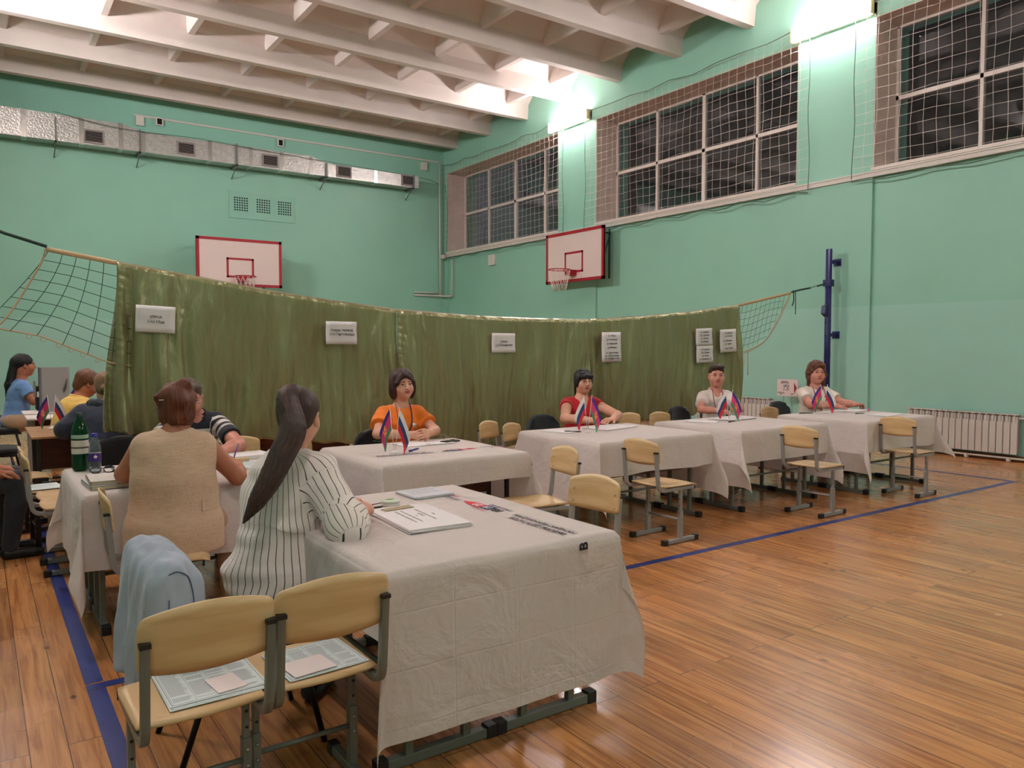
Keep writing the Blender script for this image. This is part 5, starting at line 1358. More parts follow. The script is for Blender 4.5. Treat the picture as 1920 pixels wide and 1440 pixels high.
for p_, c_ in ((.16, (214,206,200)), (.34, (24,26,40)), (.46, (214,206,200)), (.62, (24,26,40)), (.74, (200,196,194)), (.84, (24,26,40))):
    e_ = cr.elements.new(p_); e_.color = srgb(*c_)
top_garment(D, 'striped_polo_shirt', mm, .0065, .012, sleeve=.66, cuffr=1.2, folds=.005, neck=.066, vneck=.05, attr=man_attr, seed=9)
collar(D, mat('navy_collar', (20,22,38), .8), r=.072)
H = D['H']; hair_obj(D, hair_mat('hair_grey_brown', (62,50,44), (124,106,94)), [H.el((0, -.026, .048), (.080, .100, .082), .03), H.rc((-.045, .062, .092), (.045, .062, .092), .022, .022, .03)],
    cuts=[H.el((0, .105, -.012), (.060, .062, .088), .012), H.el((0, .02, -.07), (.10, .085, .075), .02)], amp=.004, sc=(50, 50, 20))
# ---- 6: woman in beige vest, from behind -----------------------------------
D = person(dict(label='woman seen from behind in a long beige linen vest, writing', loc=(.80, 4.14, 0), rz=-.14, lean=.12, scale=1.03, fat=1.12, shw=.96, skin=sk_t, trousers=beige_tr, arm=1.12, side=.03, seat=.45,
    head=(-.10, -.25, -.05), hoff=(.02, .045, .128), eR=(1.125, 4.165, .750), eL=(.60, 4.27, .80), wR=(1.215, 4.50, .765), wL=(.72, 4.66, .765), kR=(1.12, 4.36, .52), kL=(.72, 4.62, .56), fR=(1.10, 4.22, .085), fL=(.74, 4.55, .085),
    hR=dict(f=(.0, .8, .10), n=(-.75, 0, -.6), curl=.8, thumb=.9), hL=dict(f=(.5, .7, 0), n=(0, 0, -1), curl=.4), features=False, res=.006, shR=(.0, .0, -.01)))
linen = mat('beige_linen', (204,172,142), .9, sheen=.15)
nt, N, L, b = nodes(linen); tc = N.new('ShaderNodeTexCoord')
def _n(scl, sv):
    mp_ = N.new('ShaderNodeMapping'); mp_.inputs['Scale'].default_value = scl; L.new(tc.outputs['Object'], mp_.inputs[0]); n_ = N.new('ShaderNodeTexNoise'); n_.inputs['Scale'].default_value = sv; n_.inputs['Detail'].default_value = 3; L.new(mp_.outputs[0], n_.inputs['Vector']); return n_
na, nb_ = _n((1, 1, .05), 380), _n((.05, .05, 1), 380)
mu = N.new('ShaderNodeMath'); mu.operation = 'ADD'; L.new(na.outputs['Fac'], mu.inputs[0]); L.new(nb_.outputs['Fac'], mu.inputs[1])
r_ = N.new('ShaderNodeValToRGB'); r_.color_ramp.elements[0].position = .35; r_.color_ramp.elements[1].position = .65; r_.color_ramp.elements[0].color = srgb(184,152,126); r_.color_ramp.elements[1].color = srgb(214,184,156)
mh = N.new('ShaderNodeMath'); mh.operation = 'MULTIPLY'; mh.inputs[1].default_value = .5; L.new(mu.outputs[0], mh.inputs[0]); L.new(mh.outputs[0], r_.inputs[0]); L.new(r_.outputs[0], b.inputs['Base Color'])
bp = N.new('ShaderNodeBump'); bp.inputs['Strength'].default_value = .4; bp.inputs['Distance'].default_value = .002; L.new(mh.outputs[0], bp.inputs['Height']); L.new(bp.outputs[0], b.inputs['Normal'])
pl = D['pel']
skirt = [EL(pl+V3((.0, -.02, -.06)), (.225, .165, .20), .07), RC(pl+V3((.14, .06, .0)), pl+V3((.23, .12, -.15)), .080, .035, .05), EL(D['waist']+V3((0, -.02, .02)), (.170, .135, .16), .07)]+[RC(D['chest']+V3((sg*.105, -.02, -.02)), pl+V3((sg*.150, -.03, -.17)), .075, .090, .05) for sg in (-1, 1)]+[RC(D['chest']+V3((0, -.05, -.02)), pl+V3((0, -.065, -.17)), .085, .10, .05)]
top_garment(D, 'linen_vest', linen, .0065, .016, sleeve=-1, folds=.007, fold_sc=(7, 7, 10), neck=.064, hemz=-.125, extra=skirt, seed=11)
q = MB(); S_ = D['garment']; c_ = pl+V3((.17, -.3, .12))
cor = snap(D, [c_+V3((dx, 0, dz)) for dx, dz in ((-.045, .022), (.045, .030), (.045, -.03), (0, -.035), (-.045, -.038))], S_, .003, dr=D['Yv'])
q.add([tuple(v) for v in cor], [(0, 1, 2, 3, 4)]); q.build('pocket_flap', linen, D['t'], solid=.004)
H = D['H']; hr_ = hair_mat('hair_red_brown', (62,24,14), (140,64,28))
hair_obj(D, hr_, [H.el((0, -.030, .030), (.084, .098, .090), .03), H.el((.005, -.080, .025), (.060, .050, .062), .03), H.el((.045, -.03, -.045), (.040, .05, .045), .03), H.el((-.042, -.03, -.040), (.038, .05, .05), .03), H.el((-.078, -.035, .03), (.020, .035, .028), .02), H.el((.03, -.06, .095), (.035, .04, .025), .03), H.el((.01, -.065, -.065), (.042, .04, .035), .03)],
    cuts=[H.el((0, .125, -.02), (.066, .07, .10), .014)], amp=.015, sc=(30, 30, 18), seed=9)
q = MB(); rr = random.Random(4)
for k in range(46):
    a = rr.uniform(0, 2*PI); b2 = rr.uniform(-.3, 1.1); base = V3((.084*math.cos(a)*math.cos(b2), -.033+.100*math.sin(a)*math.cos(b2), .03+.092*math.sin(b2)))
    if base[1] > .04: continue
    dd = unit(base-V3((0, -.03, .02))); tg = unit(V3((rr.uniform(-1, 1), rr.uniform(-1, 1), rr.uniform(-1, .3))))
    q.tube([H.p(*(base+dd*(.012*math.sin(j*.8))+tg*.014*j)) for j in range(5)], .0006, 3, cap=False)
q.build('loose_strands', hr_, D['t'])
q = MB(); q.cbox((0, 0, 0), (.022, .006, .004), Matrix.Translation(Vector(H.p(-.062, -.118, .022)))); q.tube([H.p(.10, -.02, .022), H.p(.104, .0, .024)], .002, 5); q.build('hair_clip', M_WHITE, D['t'])
# ---- 7: woman with long ponytail -------------------------------------------
D = person(dict(label='woman with a very long brown ponytail in a black and white striped shirt', loc=(.98, 3.07, 0), rz=-.80, lean=.14, scale=.97, fat=.98, skin=sk_a, trousers=fabric_mat('black_trousers', (20,20,24)), arm=.95, side=.06, seat=.46, shw=.93,
    head=(.10, -.05, .0), hoff=(.028, .045, .185), eR=(1.13, 2.72, .765), eL=(1.18, 3.34, .79), shL=(.080, .045, -.02), wR=(1.295, 2.91, .775), wL=(1.31, 3.18, .765), kR=(1.30, 3.18, .52), kL=(1.20, 3.42, .52), fR=(1.10, 3.0, .085), fL=(1.16, 3.36, .085),
    hR=dict(f=(-.30, .80, .12), n=(-.4, 0, -1), curl=.55), hL=dict(f=(.3, -.55, .0), n=(.1, -.2, -1), curl=.5), features=True, res=.0055))
pl = D['pel']
def pony_attr(v):
    X_, Y_ = D['X'], D['Yv']; c = D['chest']; q_ = v-c
    x = q_@X_; y = q_@Y_
    z = v[:, 2]
    ang = np.arctan2(x, -y); base = np.where(y < .05, ang*.165, ang*.165)
    base = base+.016*vnoise(np.stack([x*6, y*6, z*13], 1).astype(np.float32), (1, 1, 1), 21)*np.clip((1.0-z)*4, .3, 1)
    out = base
    for S_, E_, W_ in ((D['SR'], D['eR'], D['wR']), (D['SL'], D['eL'], D['wL'])):
        for A, B, lo in ((S_, E_, .065), (E_, W_, 0.0)):
            u = unit(B-A); L_ = float(np.linalg.norm(B-A)); a = (v-A)@u; pr = (v-A)-np.outer(a, u); r = _len(pr)
            e1 = unit(np.cross(u, (0, 0, 1))); e2 = np.cross(u, e1); th = np.arctan2(pr@e2, pr@e1)
            m = (r < .105) & (a > lo) & (a < L_+.06)
            if lo == 0: m &= (a > -.02)
            cuff = (lo == 0) & (a > L_-.085)
            out = np.where(m, np.where(cuff, a*1.0, th*.062), out)
    return {'st': out}
striped = stripe_mat('black_pinstripe_cotton', (230,218,212), (40,38,42), .0235, .075, .05)
top_garment(D, 'striped_shirt', striped, .0048, .018, sleeve=1.48, cuffr=1.08, folds=.019, fold_sc=(4, 4, 11), neck=.066, hemz=-.09, loose=.010, extra=[EL(D['waist']+V3((0, -.03, .0)), (.160, .12, .16), .07), EL(pl+V3((0, -.03, -.02)), (.195, .15, .15), .06)], attr=pony_attr, seed=14)
collar(D, striped, r=.064, attr=lambda v: {'st': np.arctan2((v-D['neckb'])@D['X'], -((v-D['neckb'])@D['Yv']))*.07})
H = D['H']; hp_ = hair_mat('hair_chestnut', (30,16,12), (84,50,38), .42)
tie = (.0, -.085, .085)
hair_obj(D, hp_, [H.el((0, -.020, .040), (.084, .104, .090), .03), H.el((0, -.050, -.02), (.064, .055, .06), .03)],
    cuts=[H.el((0, .115, -.010), (.070, .070, .095), .012), H.el((.086, .014, -.022), (.034, .042, .052), .010), H.el((-.086, .014, -.022), (.034, .042, .052), .010), PL(H.p(0, -.08, -.060), H.M@V3((0, -.50, 1)), .01)], amp=.002,
    coord=lambda L_, v: (lambda d_: np.stack([d_[:, 0]/_len(d_), (d_[:, 1]+d_[:, 2])/_len(d_), _len(d_)*4], 1))(L_-V3(tie)))
Wp = D['W']; tp = [H.p(0, -.015, .108), H.p(-.004, -.075, .104), H.p(-.010, -.110, .072)]+[V3(Wp(p)) for p in ((1.012, 2.95, 1.12), (.962, 2.93, 1.03), (.905, 2.91, .935), (.85, 2.90, .855), (.803, 2.90, .785))]
tr_ = [.018, .034, .042, .050, .049, .042, .030, .005]
tr_ = list(np.interp(np.arange(0, 7.001, .25), np.arange(8), tr_)); tp = [V3(p) for p in bez(tp, 4)]
TP = [RC(tp[i], tp[i+1], tr_[i], tr_[i+1], .006) for i in range(len(tp)-1)]
def tail_coord(v):
    best = np.full(len(v), 9e9); out = np.zeros((len(v), 3)); acc = 0
    for i in range(len(tp)-1):
        A, B = V3(tp[i]), V3(tp[i+1]); u = unit(B-A); L_ = float(np.linalg.norm(B-A)); a = np.clip((v-A)@u, 0, L_); pr = v-A-np.outer(a, u); r = _len(pr)
        e1 = unit(np.cross(u, (0, 1, .2))); e2 = np.cross(u, e1); rr2 = tr_[i]+(tr_[i+1]-tr_[i])*a/L_
        m = r < best; best = np.where(m, r, best); c = np.stack([(pr@e1)/.16, (pr@e2)/.16, (acc+a)*4], 1); out = np.where(m[:, None], c, out); acc += L_
    return out
def tdisp(Q):
    c = tail_coord(Q); return (.005*vnoise(np.stack([c[:, 0]*10, c[:, 1]*10, c[:, 2]*.12], 1).astype(np.float32), (1, 1, 1), 3)).astype(np.float32)
sdf_obj('ponytail', Shape(TP, disp=tdisp), .004, hp_, D['t'], lambda v: {'hc': tail_coord(v)})
q = MB(); q.ball(tuple(H.p(.079, .0, -.040)), .005, 8); q.ball(tuple(H.p(-.079, .0, -.040)), .005, 8); q.build('earrings', mat('pearl', (220,210,190), .2), D['t'])
# ---- 8: woman in blue shirt --------------------------------------------------
D = person(dict(label='woman with long black hair in a light blue shirt far behind the net', loc=(.38, 10.86, 0), rz=-PI/2+.1, lean=.14, scale=1.05, fat=1.15, bust=1.1, skin=sk_t, trousers=beige_tr, arm=1.15, seat=.47,
    head=(.05, -.05, 0), eR=(.55, 10.62, .80), eL=(.60, 11.06, .80), wR=(.80, 10.68, .78), wL=(.82, 10.95, .78), res=.008, kR=(.80, 10.70, .55), kL=(.80, 11.0, .55)))
top_garment(D, 'light_blue_shirt', fabric_mat('light_blue_cotton', (112,152,206), .8), .009, .012, sleeve=.6, cuffr=1.3, folds=.008, seed=3)
H = D['H']; hair_obj(D, hb_, [H.el((0, -.025, .045), (.086, .104, .088), .03), H.rc((0, -.10, .02), (0, -.135, -.22), .042, .045, .04), H.rc((0, -.135, -.22), (0, -.13, -.48), .045, .03, .03)], cuts=[H.el((0, .11, -.02), (.066, .066, .09), .012)], h=.008)
# ---- 9: person in yellow shirt -----------------------------------------------
D = person(dict(label='person in a yellow shirt with brown hair, bending over papers', loc=(.64, 8.42, 0), rz=-PI/2+.25, lean=.42, scale=1.0, fat=1.05, skin=sk_t, trousers=denim_dark, arm=1.05,
    head=(-.15, -.45, 0), hoff=(0, .08, .15), eR=(.80, 8.12, .775), eL=(.92, 8.66, .775), wR=(1.05, 8.20, .765), wL=(1.08, 8.45, .765), res=.008, kR=(1.02, 8.3, .52), kL=(1.02, 8.55, .52)))
ys = fabric_mat('yellow_cotton', (226,184,92), .8)
top_garment(D, 'yellow_shirt', ys, .009, .014, sleeve=.75, cuffr=1.3, folds=.008, seed=5)
collar(D, ys, r=.070, th=.014, h=.007)
H = D['H']; hair_obj(D, hair_mat('hair_brown_highlight', (70,36,22), (150,100,66)), [H.el((0, -.03, .04), (.088, .104, .092), .03), H.el((0, -.07, -.04), (.06, .05, .06), .03)], cuts=[H.el((0, .115, -.02), (.07, .066, .09), .012)], h=.008, amp=.006)
# ---- 10: person in navy jacket -------------------------------------------------
D = person(dict(label='person in a navy jacket and patterned scarf, back turned, hair in a bun', loc=(.86, 6.98, 0), rz=-.12, lean=.36, scale=1.0, fat=1.1, skin=sk_a, trousers=denim_dark, arm=1.15,
    head=(-.1, -.30, 0), hoff=(0, .06, .155), eR=(1.16, 7.12, .78), eL=(.58, 7.14, .775), wR=(1.05, 7.38, .765), wL=(.72, 7.40, .765), res=.008, features=False))
nv = fabric_mat('navy_jacket_fabric', (44,50,68), .8)
top_garment(D, 'navy_jacket', nv, .0085, .018, sleeve=1.9, cuffr=1.3, folds=.011, fold_sc=(8, 8, 12), loose=.02, seed=7)
nb = D['neckb']; m_sc = mat('patterned_scarf', (60,64,72), .9, bump=.8, bscale=60, var=.8, vscale=70)
sdf_obj('scarf', Shape([RC(nb+V3((.11*math.cos(a), .09*math.sin(a)-.01, .02+.015*math.sin(a*2))), nb+V3((.11*math.cos(a+.7), .09*math.sin(a+.7)-.01, .02+.015*math.sin(a*2+1.4))), .038, .038, .02) for a in [k*.7 for k in range(9)]], disp=lambda Q: .012*vnoise(Q, (30, 30, 30), 2)), .007, m_sc, D['t'])
H = D['H']; hl_ = hair_mat('hair_ash_blond', (104,78,56), (166,132,98))
hair_obj(D, hl_, [H.el((0, -.022, .040), (.084, .104, .090), .03), H.el((0, -.055, -.02), (.066, .055, .06), .03), H.el((.02, -.125, -.035), (.040, .035, .036), .015)], cuts=[H.el((0, .115, -.010), (.070, .064, .092), .012)], h=.0075, amp=.005)
# ---- 11: seated person cut by the left frame edge ---------------------------------
D = person(dict(label='person in dark clothes at the left picture edge, only leg and hand in view', loc=(-.22, 6.30, 0), rz=-PI/2, lean=.3, scale=1.02, fat=1.1, skin=sk_t, trousers=fabric_mat('charcoal_trousers', (44,48,56)), arm=1.0,
    eR=(-.05, 6.05, .72), eL=(-.05, 6.55, .72), wR=(.10, 6.14, .60), wL=(.10, 6.42, .60), res=.009, kR=(.22, 6.18, .53), kL=(.20, 6.44, .53), fR=(.16, 6.18, .085), fL=(.14, 6.44, .085),
    hR=dict(f=(1, .1, -.2), n=(0, 0, -1), curl=.2), hL=dict(f=(1, -.1, -.2), n=(0, 0, -1), curl=.2)))
top_garment(D, 'dark_jacket', fabric_mat('dark_teal_jacket', (38,48,58), .85), .010, .014, sleeve=1.85, cuffr=1.3, folds=.008, seed=12)
H = D['H']; hair_obj(D, hb_, [H.el((0, -.028, .052), (.082, .10, .084), .03)], cuts=[H.el((0, .105, -.010), (.062, .06, .088), .012)], h=.009)
put_chair(-.26, 6.30, -PI/2, 'chair with shade-darkened frame of the person at the left picture edge', ch_d)
# ================= THINGS ON TABLES AND CHAIRS =================
ZT = TZ+.0065
m_paperb = mat('ballot_paper', (206,216,216), .7); m_line = mat('print_grey', (110,112,120), .8); m_lineb = mat('print_dark', (60,62,72), .8)
rp = random.Random(11)
def sheet_stack(name, label, cat, c, w_, h_, rz, th=.004, m=None, lines=0, grp=None, z=ZT, off=None, land=False, title=None):
    t = thing(name, label, cat, (c[0], c[1], z), rz, grp); m = m or M_PAPER
    n = max(1, min(4, int(th/.003)))
    for k in range(n):
        a = rp.uniform(-.04, .04) if k < n-1 else 0; dx = rp.uniform(-.008, .008) if k < n-1 else 0
        M = Matrix.Rotation(a, 4, 'Z'); q = MB(); q.cbox((dx, dx*.7, th*(k+.5)/n), (w_, h_, th/n*.96), M); q.build('sheet', m, t)
    q = MB(); zt = th+.0004
    y = h_*.40
    for i in range(lines):
        if y < -h_*.42: break
        x0 = -w_*.40+rp.uniform(0, .02)*w_; x1 = w_*.42-rp.uniform(0, .35 if i % 5 == 4 else .06)*w_
        q.box(x0, x1, y-.0012, y+.0012, zt-.0002, zt); y -= h_*.8/max(lines, 6)*(1.9 if i % 6 == 5 else 1)
    if lines: q.build('printed_lines', m_line, t)
    return t
def pen(label, a, b, col, r=.004, z=ZT, cap=None):
    m = mat('pen_%d_%d_%d' % col, col, .35); c = ((a[0]+b[0])/2, (a[1]+b[1])/2, z)
    rz = math.atan2(b[1]-a[1], b[0]-a[0]); L = math.hypot(b[0]-a[0], b[1]-a[1])
    t = thing('pen', label, 'pen', c, rz, 'pens on the tables')
    q = MB(); q.tube([(-L/2, 0, r), (L/2*.84, 0, r), (L/2, 0, r)], [r, r, r*.3], 8); q.build('barrel', m, t)
    q = MB(); q.tube([(-L/2-.001, 0, r), (-L/2+L*.35, 0, r)], r*1.2, 8); q.build('cap', cap or M_BLACKP, t); return t
def phone(label, c, rz, col=(24,24,28), z=ZT, w_=.075, h_=.15):
    t = thing('phone', label, 'phone', (c[0], c[1], z), rz, 'phones on the tables'); q = MB(); q.cbox((0, 0, .005), (w_, h_, .009)); q.build('body', mat('phone_%d' % col[0], col, .3), t, bevel=.003)
    q = MB(); q.cbox((0, 0, .0098), (w_*.92, h_*.94, .0006)); q.build('screen', mat('phone_screen', (12,12,16), .08), t); return t
# nearest table
sheet_stack('paper_stack', 'thick stack of white A3 forms beside the ponytail woman', 'papers', (1.495, 2.83), .44, .27, PI/2-.06, .016, lines=0)
t = bpy.data.objects[[o.name for o in bpy.data.objects if o.get('label', '').startswith('thick stack')][0]]
for (s_, x, y, sz) in (('СПИСОК', .01, -.02, .013), ('избирателей, участников голосования', .01, -.038, .010), ('по одномандатному избирательному округу', .0, .03, .009), ('УЧАСТКОВАЯ ИЗБИРАТЕЛЬНАЯ КОМИССИЯ', .0, .055, .009), ('№', .0, .005, .01), ('Книга', .0, -.07, .01)):
    text_mesh('printed_text', s_, sz*1.15, m_lineb, t, Matrix.Translation((x, y, .0168)), thick=.0001)
q = MB(); q.cbox((.0, -.004, -.0008), (.43, .262, .003)); q.build('dark_folder', M_BLACKP, t).location.z = .0025
sheet_stack('magazine', 'white printed booklet with pinkish edge near the far corner of the nearest table', 'magazine', (1.78, 3.30), .21, .20, .05, .012, mat('booklet_cover', (216,214,222), .4), lines=5)
t = thing('note_card', 'tan note card lying on the form stack', 'card', (1.485, 3.0, ZT+.0175), .08); q = MB(); q.cbox((0, 0, .001), (.14, .05, .002)); q.build('card', mat('tan_card', (166,150,118), .7), t)
t = thing('round_tin', 'small round tin with a green leaf on its lid', 'tin', (1.528, 3.155, ZT)); q = MB(); q.lathe([(.040, 0), (.041, .004), (.041, .016), (.039, .018)], 28); q.build('tin_body', M_WHITE, t)
q = MB(); q.lathe([(.0425, .014), (.0425, .023), (.040, .025)], 28); l = q.build('lid', mat('lid_pale', (206,212,196), .35), t)
q = MB(); q.grid(lambda i, j: ((i/8-.5)*.05, (j/4-.5)*.026*math.sin(PI*i/8)+.008, .0255), 9, 5); q.build('leaf_print', mat('leaf_green', (98,140,58), .5), l)
pen('black pen with violet cap in front of the clasped hands on the nearest table', (1.395, 3.115), (1.475, 3.128), (26,26,30), .005, cap=mat('violet_cap', (52,40,96), .4))
pen('thin pen lying across the nearest table behind the tin', (1.42, 3.19), (1.55, 3.23), (96,70,70), .0022)
phone('dark phone behind the clasped hands on the nearest table', (1.385, 3.30), 1.45, (30,24,24), h_=.13)
# orange table
phone('black phone flat on the orange shirt table, right of the hands', (2.93, 5.02), -1.25, (22,20,24))
pen('black marker at the left of the orange shirt table', (2.44, 5.33), (2.50, 5.25), (24,24,30), .006)
pen('blue pen beside the flags on the orange shirt table', (2.42, 4.70), (2.54, 4.79), (40,50,140), .006, cap=mat('blue_cap', (34,44,150), .35))
sheet_stack('paper_stack', 'white sheets under the clasped hands of the orange shirt', 'papers', (2.72, 5.05), .42, .24, .06, .004, lines=0)
t = thing('keyring', 'gold coloured ring and keys on the orange shirt table', 'keys', (2.70, 4.95, ZT)); q = MB(); q.tube([(.02*math.cos(a), .02*math.sin(a), .003) for a in [k*PI/8 for k in range(16)]], .0025, 5, closed=True); q.build('ring', mat('brass', (176,140,80), .3, metal=.9), t)
q = MB(); q.cbox((.045, .0, .003), (.05, .012, .003)); q.cbox((.035, .02, .003), (.04, .012, .003), Matrix.Rotation(.5, 4, 'Z')); q.build('key', m_brk, t)
t = thing('reading_glasses', 'clear rimmed spectacles lying behind the phone on the orange shirt table', 'glasses', (2.99, 5.16, ZT), -.6)
q = MB()
for sg in (-1, 1): q.tube([(sg*.033+.023*math.cos(a), .0, .020+.018*math.sin(a)) for a in [k*PI/8 for k in range(16)]], .0014, 5, closed=True); q.tube([(sg*.057, 0, .025), (sg*.06, .12, .004)], .0014, 5)
q.tube([(-.01, 0, .024), (.01, 0, .024)], .0014, 5); q.build('rim', mat('clear_rim', (170,160,150), .2), t)
# red table
sheet_stack('paper_stack', 'open white register in front of the red vest hands', 'papers', (4.62, 5.10), .44, .28, .18, .008, lines=6)
sheet_stack('paper_sheet', 'single white sheet on the left of the red vest table', 'papers', (4.08, 5.12), .21, .29, .35, .003, lines=0)
pen('black pen at the left of the red vest table', (4.07, 5.06), (4.17, 4.96), (22,22,26), .005)
# polo table
sheet_stack('paper_stack', 'open register under the hands of the white polo', 'papers', (6.18, 5.02), .44, .28, .12, .010, lines=6)
sheet_stack('paper_sheet', 'loose sheet at the left of the white polo table', 'papers', (5.72, 5.0), .21, .29, .5, .003, lines=0)
pen('dark pen by the flags on the white polo table', (5.86, 4.80), (6.0, 4.84), (40,44,60), .005)
# far table
sheet_stack('paper_stack', 'white papers in front of the white T-shirt arms', 'papers', (8.06, 4.90), .40, .26, .1, .006, lines=5)
sheet_stack('paper_sheet', 'large white sheet at the right end of the farthest table', 'papers', (7.88, 4.40), .40, .22, .1, .003, lines=0)
pen('black stylus at the left of the farthest table', (7.25, 5.0), (7.40, 4.93), (26,26,30), .005)
pen('grey pencil on the farthest table right of the flags', (7.72, 4.64), (7.83, 4.60), (60,62,70), .004)
t = thing('highlighter', 'bright pink highlighter on the farthest table', 'marker', (8.22, 4.78, ZT), .5); q = MB(); q.tube([(-.04, 0, .011), (.03, 0, .011), (.045, 0, .011)], [.011, .011, .006], 10); q.build('barrel', mat('neon_pink', (240,50,130), .4), t)
# left table
t = thing('green_bottle', 'tall green plastic mineral water bottle with a white label', 'bottle', (.485, 5.085, ZT))
m_green = mat('green_pet', (10,120,58), .08, trans=.85, ior=1.4); m_lab = mat('bottle_label', (206,200,188), .6)
prof = [(.0, .004), (.034, 0), (.042, .008), (.044, .03), (.043, .10), (.044, .19), (.043, .225), (.034, .262), (.022, .292), (.0145, .308), (.0140, .320)]
q = MB(); q.lathe(prof, 28, cap=False); q.build('bottle_body', m_green, t, solid=.0012)
q = MB(); q.lathe([(.0165, .314), (.0165, .334), (.014, .336), (0, .336)], 18, cap=False); q.build('cap', mat('dark_green_cap', (16,40,30), .4), t)
q = MB(); q.lathe([(.0452, .10), (.0452, .178)], 28, cap=False); lb = q.build('label', m_lab, t)
q = MB(); q.lathe([(.0455, .131), (.0455, .141)], 28, cap=False); q.build('label_band', mat('label_brown', (90,74,60), .6), lb); 
q = MB(); q.lathe([(.0448, .188), (.0448, .210)], 28, cap=False); q.build('neck_label', mat('label_green_grey', (150,176,156), .6), t)
q = MB(); q.lathe([(0, .006), (.040, .010), (.0415, .03), (.041, .062), (0, .063)], 24, cap=False); q.build('water', mat('water_green', (20,120,60), .05, trans=.9, ior=1.33), t)
t = thing('clear_bottle', 'small clear water bottle with blue cap and purple label', 'bottle', (.55, 5.0, ZT))
prof = [(.0, .003), (.026, 0), (.032, .006), (.033, .03), (.032, .07), (.033, .11), (.032, .14), (.024, .175), (.0135, .198), (.0130, .206)]
q = MB(); q.lathe(prof, 26, cap=False); q.build('bottle_body', mat('clear_pet', (220,232,236), .05, trans=.95, ior=1.35), t, solid=.001)
q = MB(); q.lathe([(.0155, .200), (.0155, .220), (.0, .221)], 18, cap=False); q.build('cap', mat('blue_bottle_cap', (40,40,160), .4), t)
q = MB(); q.lathe([(.0342, .058), (.0342, .108)], 26, cap=False); lb = q.build('label', mat('purple_label', (58,34,110), .5), t)
q = MB(); q.lathe([(.0345, .108), (.0345, .111)], 26, cap=False); q.build('label_edge', M_WHITE, lb)
q = MB(); q.add([(-.010, -.0350, .088), (.010, -.0350, .088), (.006, -.0350, .080), (-.006, -.0350, .080), (0, -.0352, .098)], [(0, 3, 2, 1), (0, 1, 4)]); q.build('label_mark', M_WHITE, lb)
t = thing('eyeglasses', 'dark framed eyeglasses lying in front of the two bottles', 'glasses', (.575, 4.90, ZT), .05)
q = MB()
for sg in (-1, 1):
    q.tube([(sg*.034+.027*math.cos(a), 0, .021+.020*math.sin(a)) for a in [k*PI/9 for k in range(18)]], .0020, 6, closed=True)
    q.tube([(sg*.034+.026*math.cos(a), -.001, .021+.020*math.sin(a)) for a in [PI+k*PI/8 for k in range(9)]], .0032, 6)
    q.tube([(sg*.062, 0, .030), (sg*.074, .05, .024), (sg*.060, .12, .008)], .0026, 6)
q.tube([(-.008, 0, .028), (.008, 0, .028)], .0026, 6); q.build('frame', mat('dark_frame', (34,26,38), .3), t)
q = MB()
for sg in (-1, 1): q.lathe([(0, 0), (.024, 0)], 18, c=(0, 0, 0), cap=False, M=Matrix.Translation((sg*.034, 0, .021)) @ Matrix.Rotation(PI/2, 4, 'X'))
q.build('lens', m_glass, t)
m_cover = mat('notebook_cover', (200,192,186), .6); m_page = mat('notebook_pages', (196,188,160), .8)
for k, (dx, dz, lbl) in enumerate(((0, 0, 'lower pale notebook at the near corner of the left table'), (.012, .021, 'upper pale notebook stacked at the near corner of the left table'))):
    t = thing('notebook', lbl, 'notebook', (.545+dx, 4.47+dx, ZT+dz), .05-.08*k, 'notebooks on the left table')
    q = MB(); q.cbox((0, 0, .002), (.20, .27, .003)); q.cbox((0, 0, .019), (.20, .27, .002)); q.cbox((-.0985, 0, .0105), (.003, .27, .019)); q.build('cover', m_cover, t)
    q = MB(); q.cbox((.002, 0, .0105), (.19, .262, .0145)); q.build('pages', m_page, t)
pen('grey pen lying on the upper notebook', (.60, 4.66), (.63, 4.53), (96,92,110), .005, z=ZT+.042)
phone('dark phone beside the elbow of the beige vest', (.66, 4.60), 1.3, (20,32,28), h_=.12)
sheet_stack('paper_sheet', 'small slip with a clip behind the eyeglasses', 'papers', (.66, 5.0), .13, .09, .1, .003, lines=2)
pen('clear pen lying between eyeglasses and vest', (.62, 4.90), (.72, 4.96), (200,200,204), .003)
sheet_stack('paper_stack', 'stack of white forms at the right end of the left table', 'papers', (1.42, 5.08), .30, .21, .1, .022, lines=3)
sheet_stack('paper_sheet', 'form being filled in under the pen of the beige vest', 'papers', (1.36, 4.72), .21, .29, -.2, .003, m_paperb, lines=8)
t = thing('wooden_block', 'small pale wooden block on the left table near the writing hand', 'block', (1.33, 4.90, ZT), .1); q = MB(); q.cbox((0, 0, .012), (.12, .05, .024)); q.build('block', mat('pale_wood', (206,176,140), .6), t, bevel=.003)
# pen in hand
t = thing('pen', 'violet pen held upright by the woman in the beige vest', 'pen', (1.21, 4.60, .745), 0, 'pens on the tables'); q = MB(); q.tube([(0, 0, 0), (.045, .02, .125)], .004, 8); q.build('barrel', mat('violet_pen', (84,70,140), .35), t)
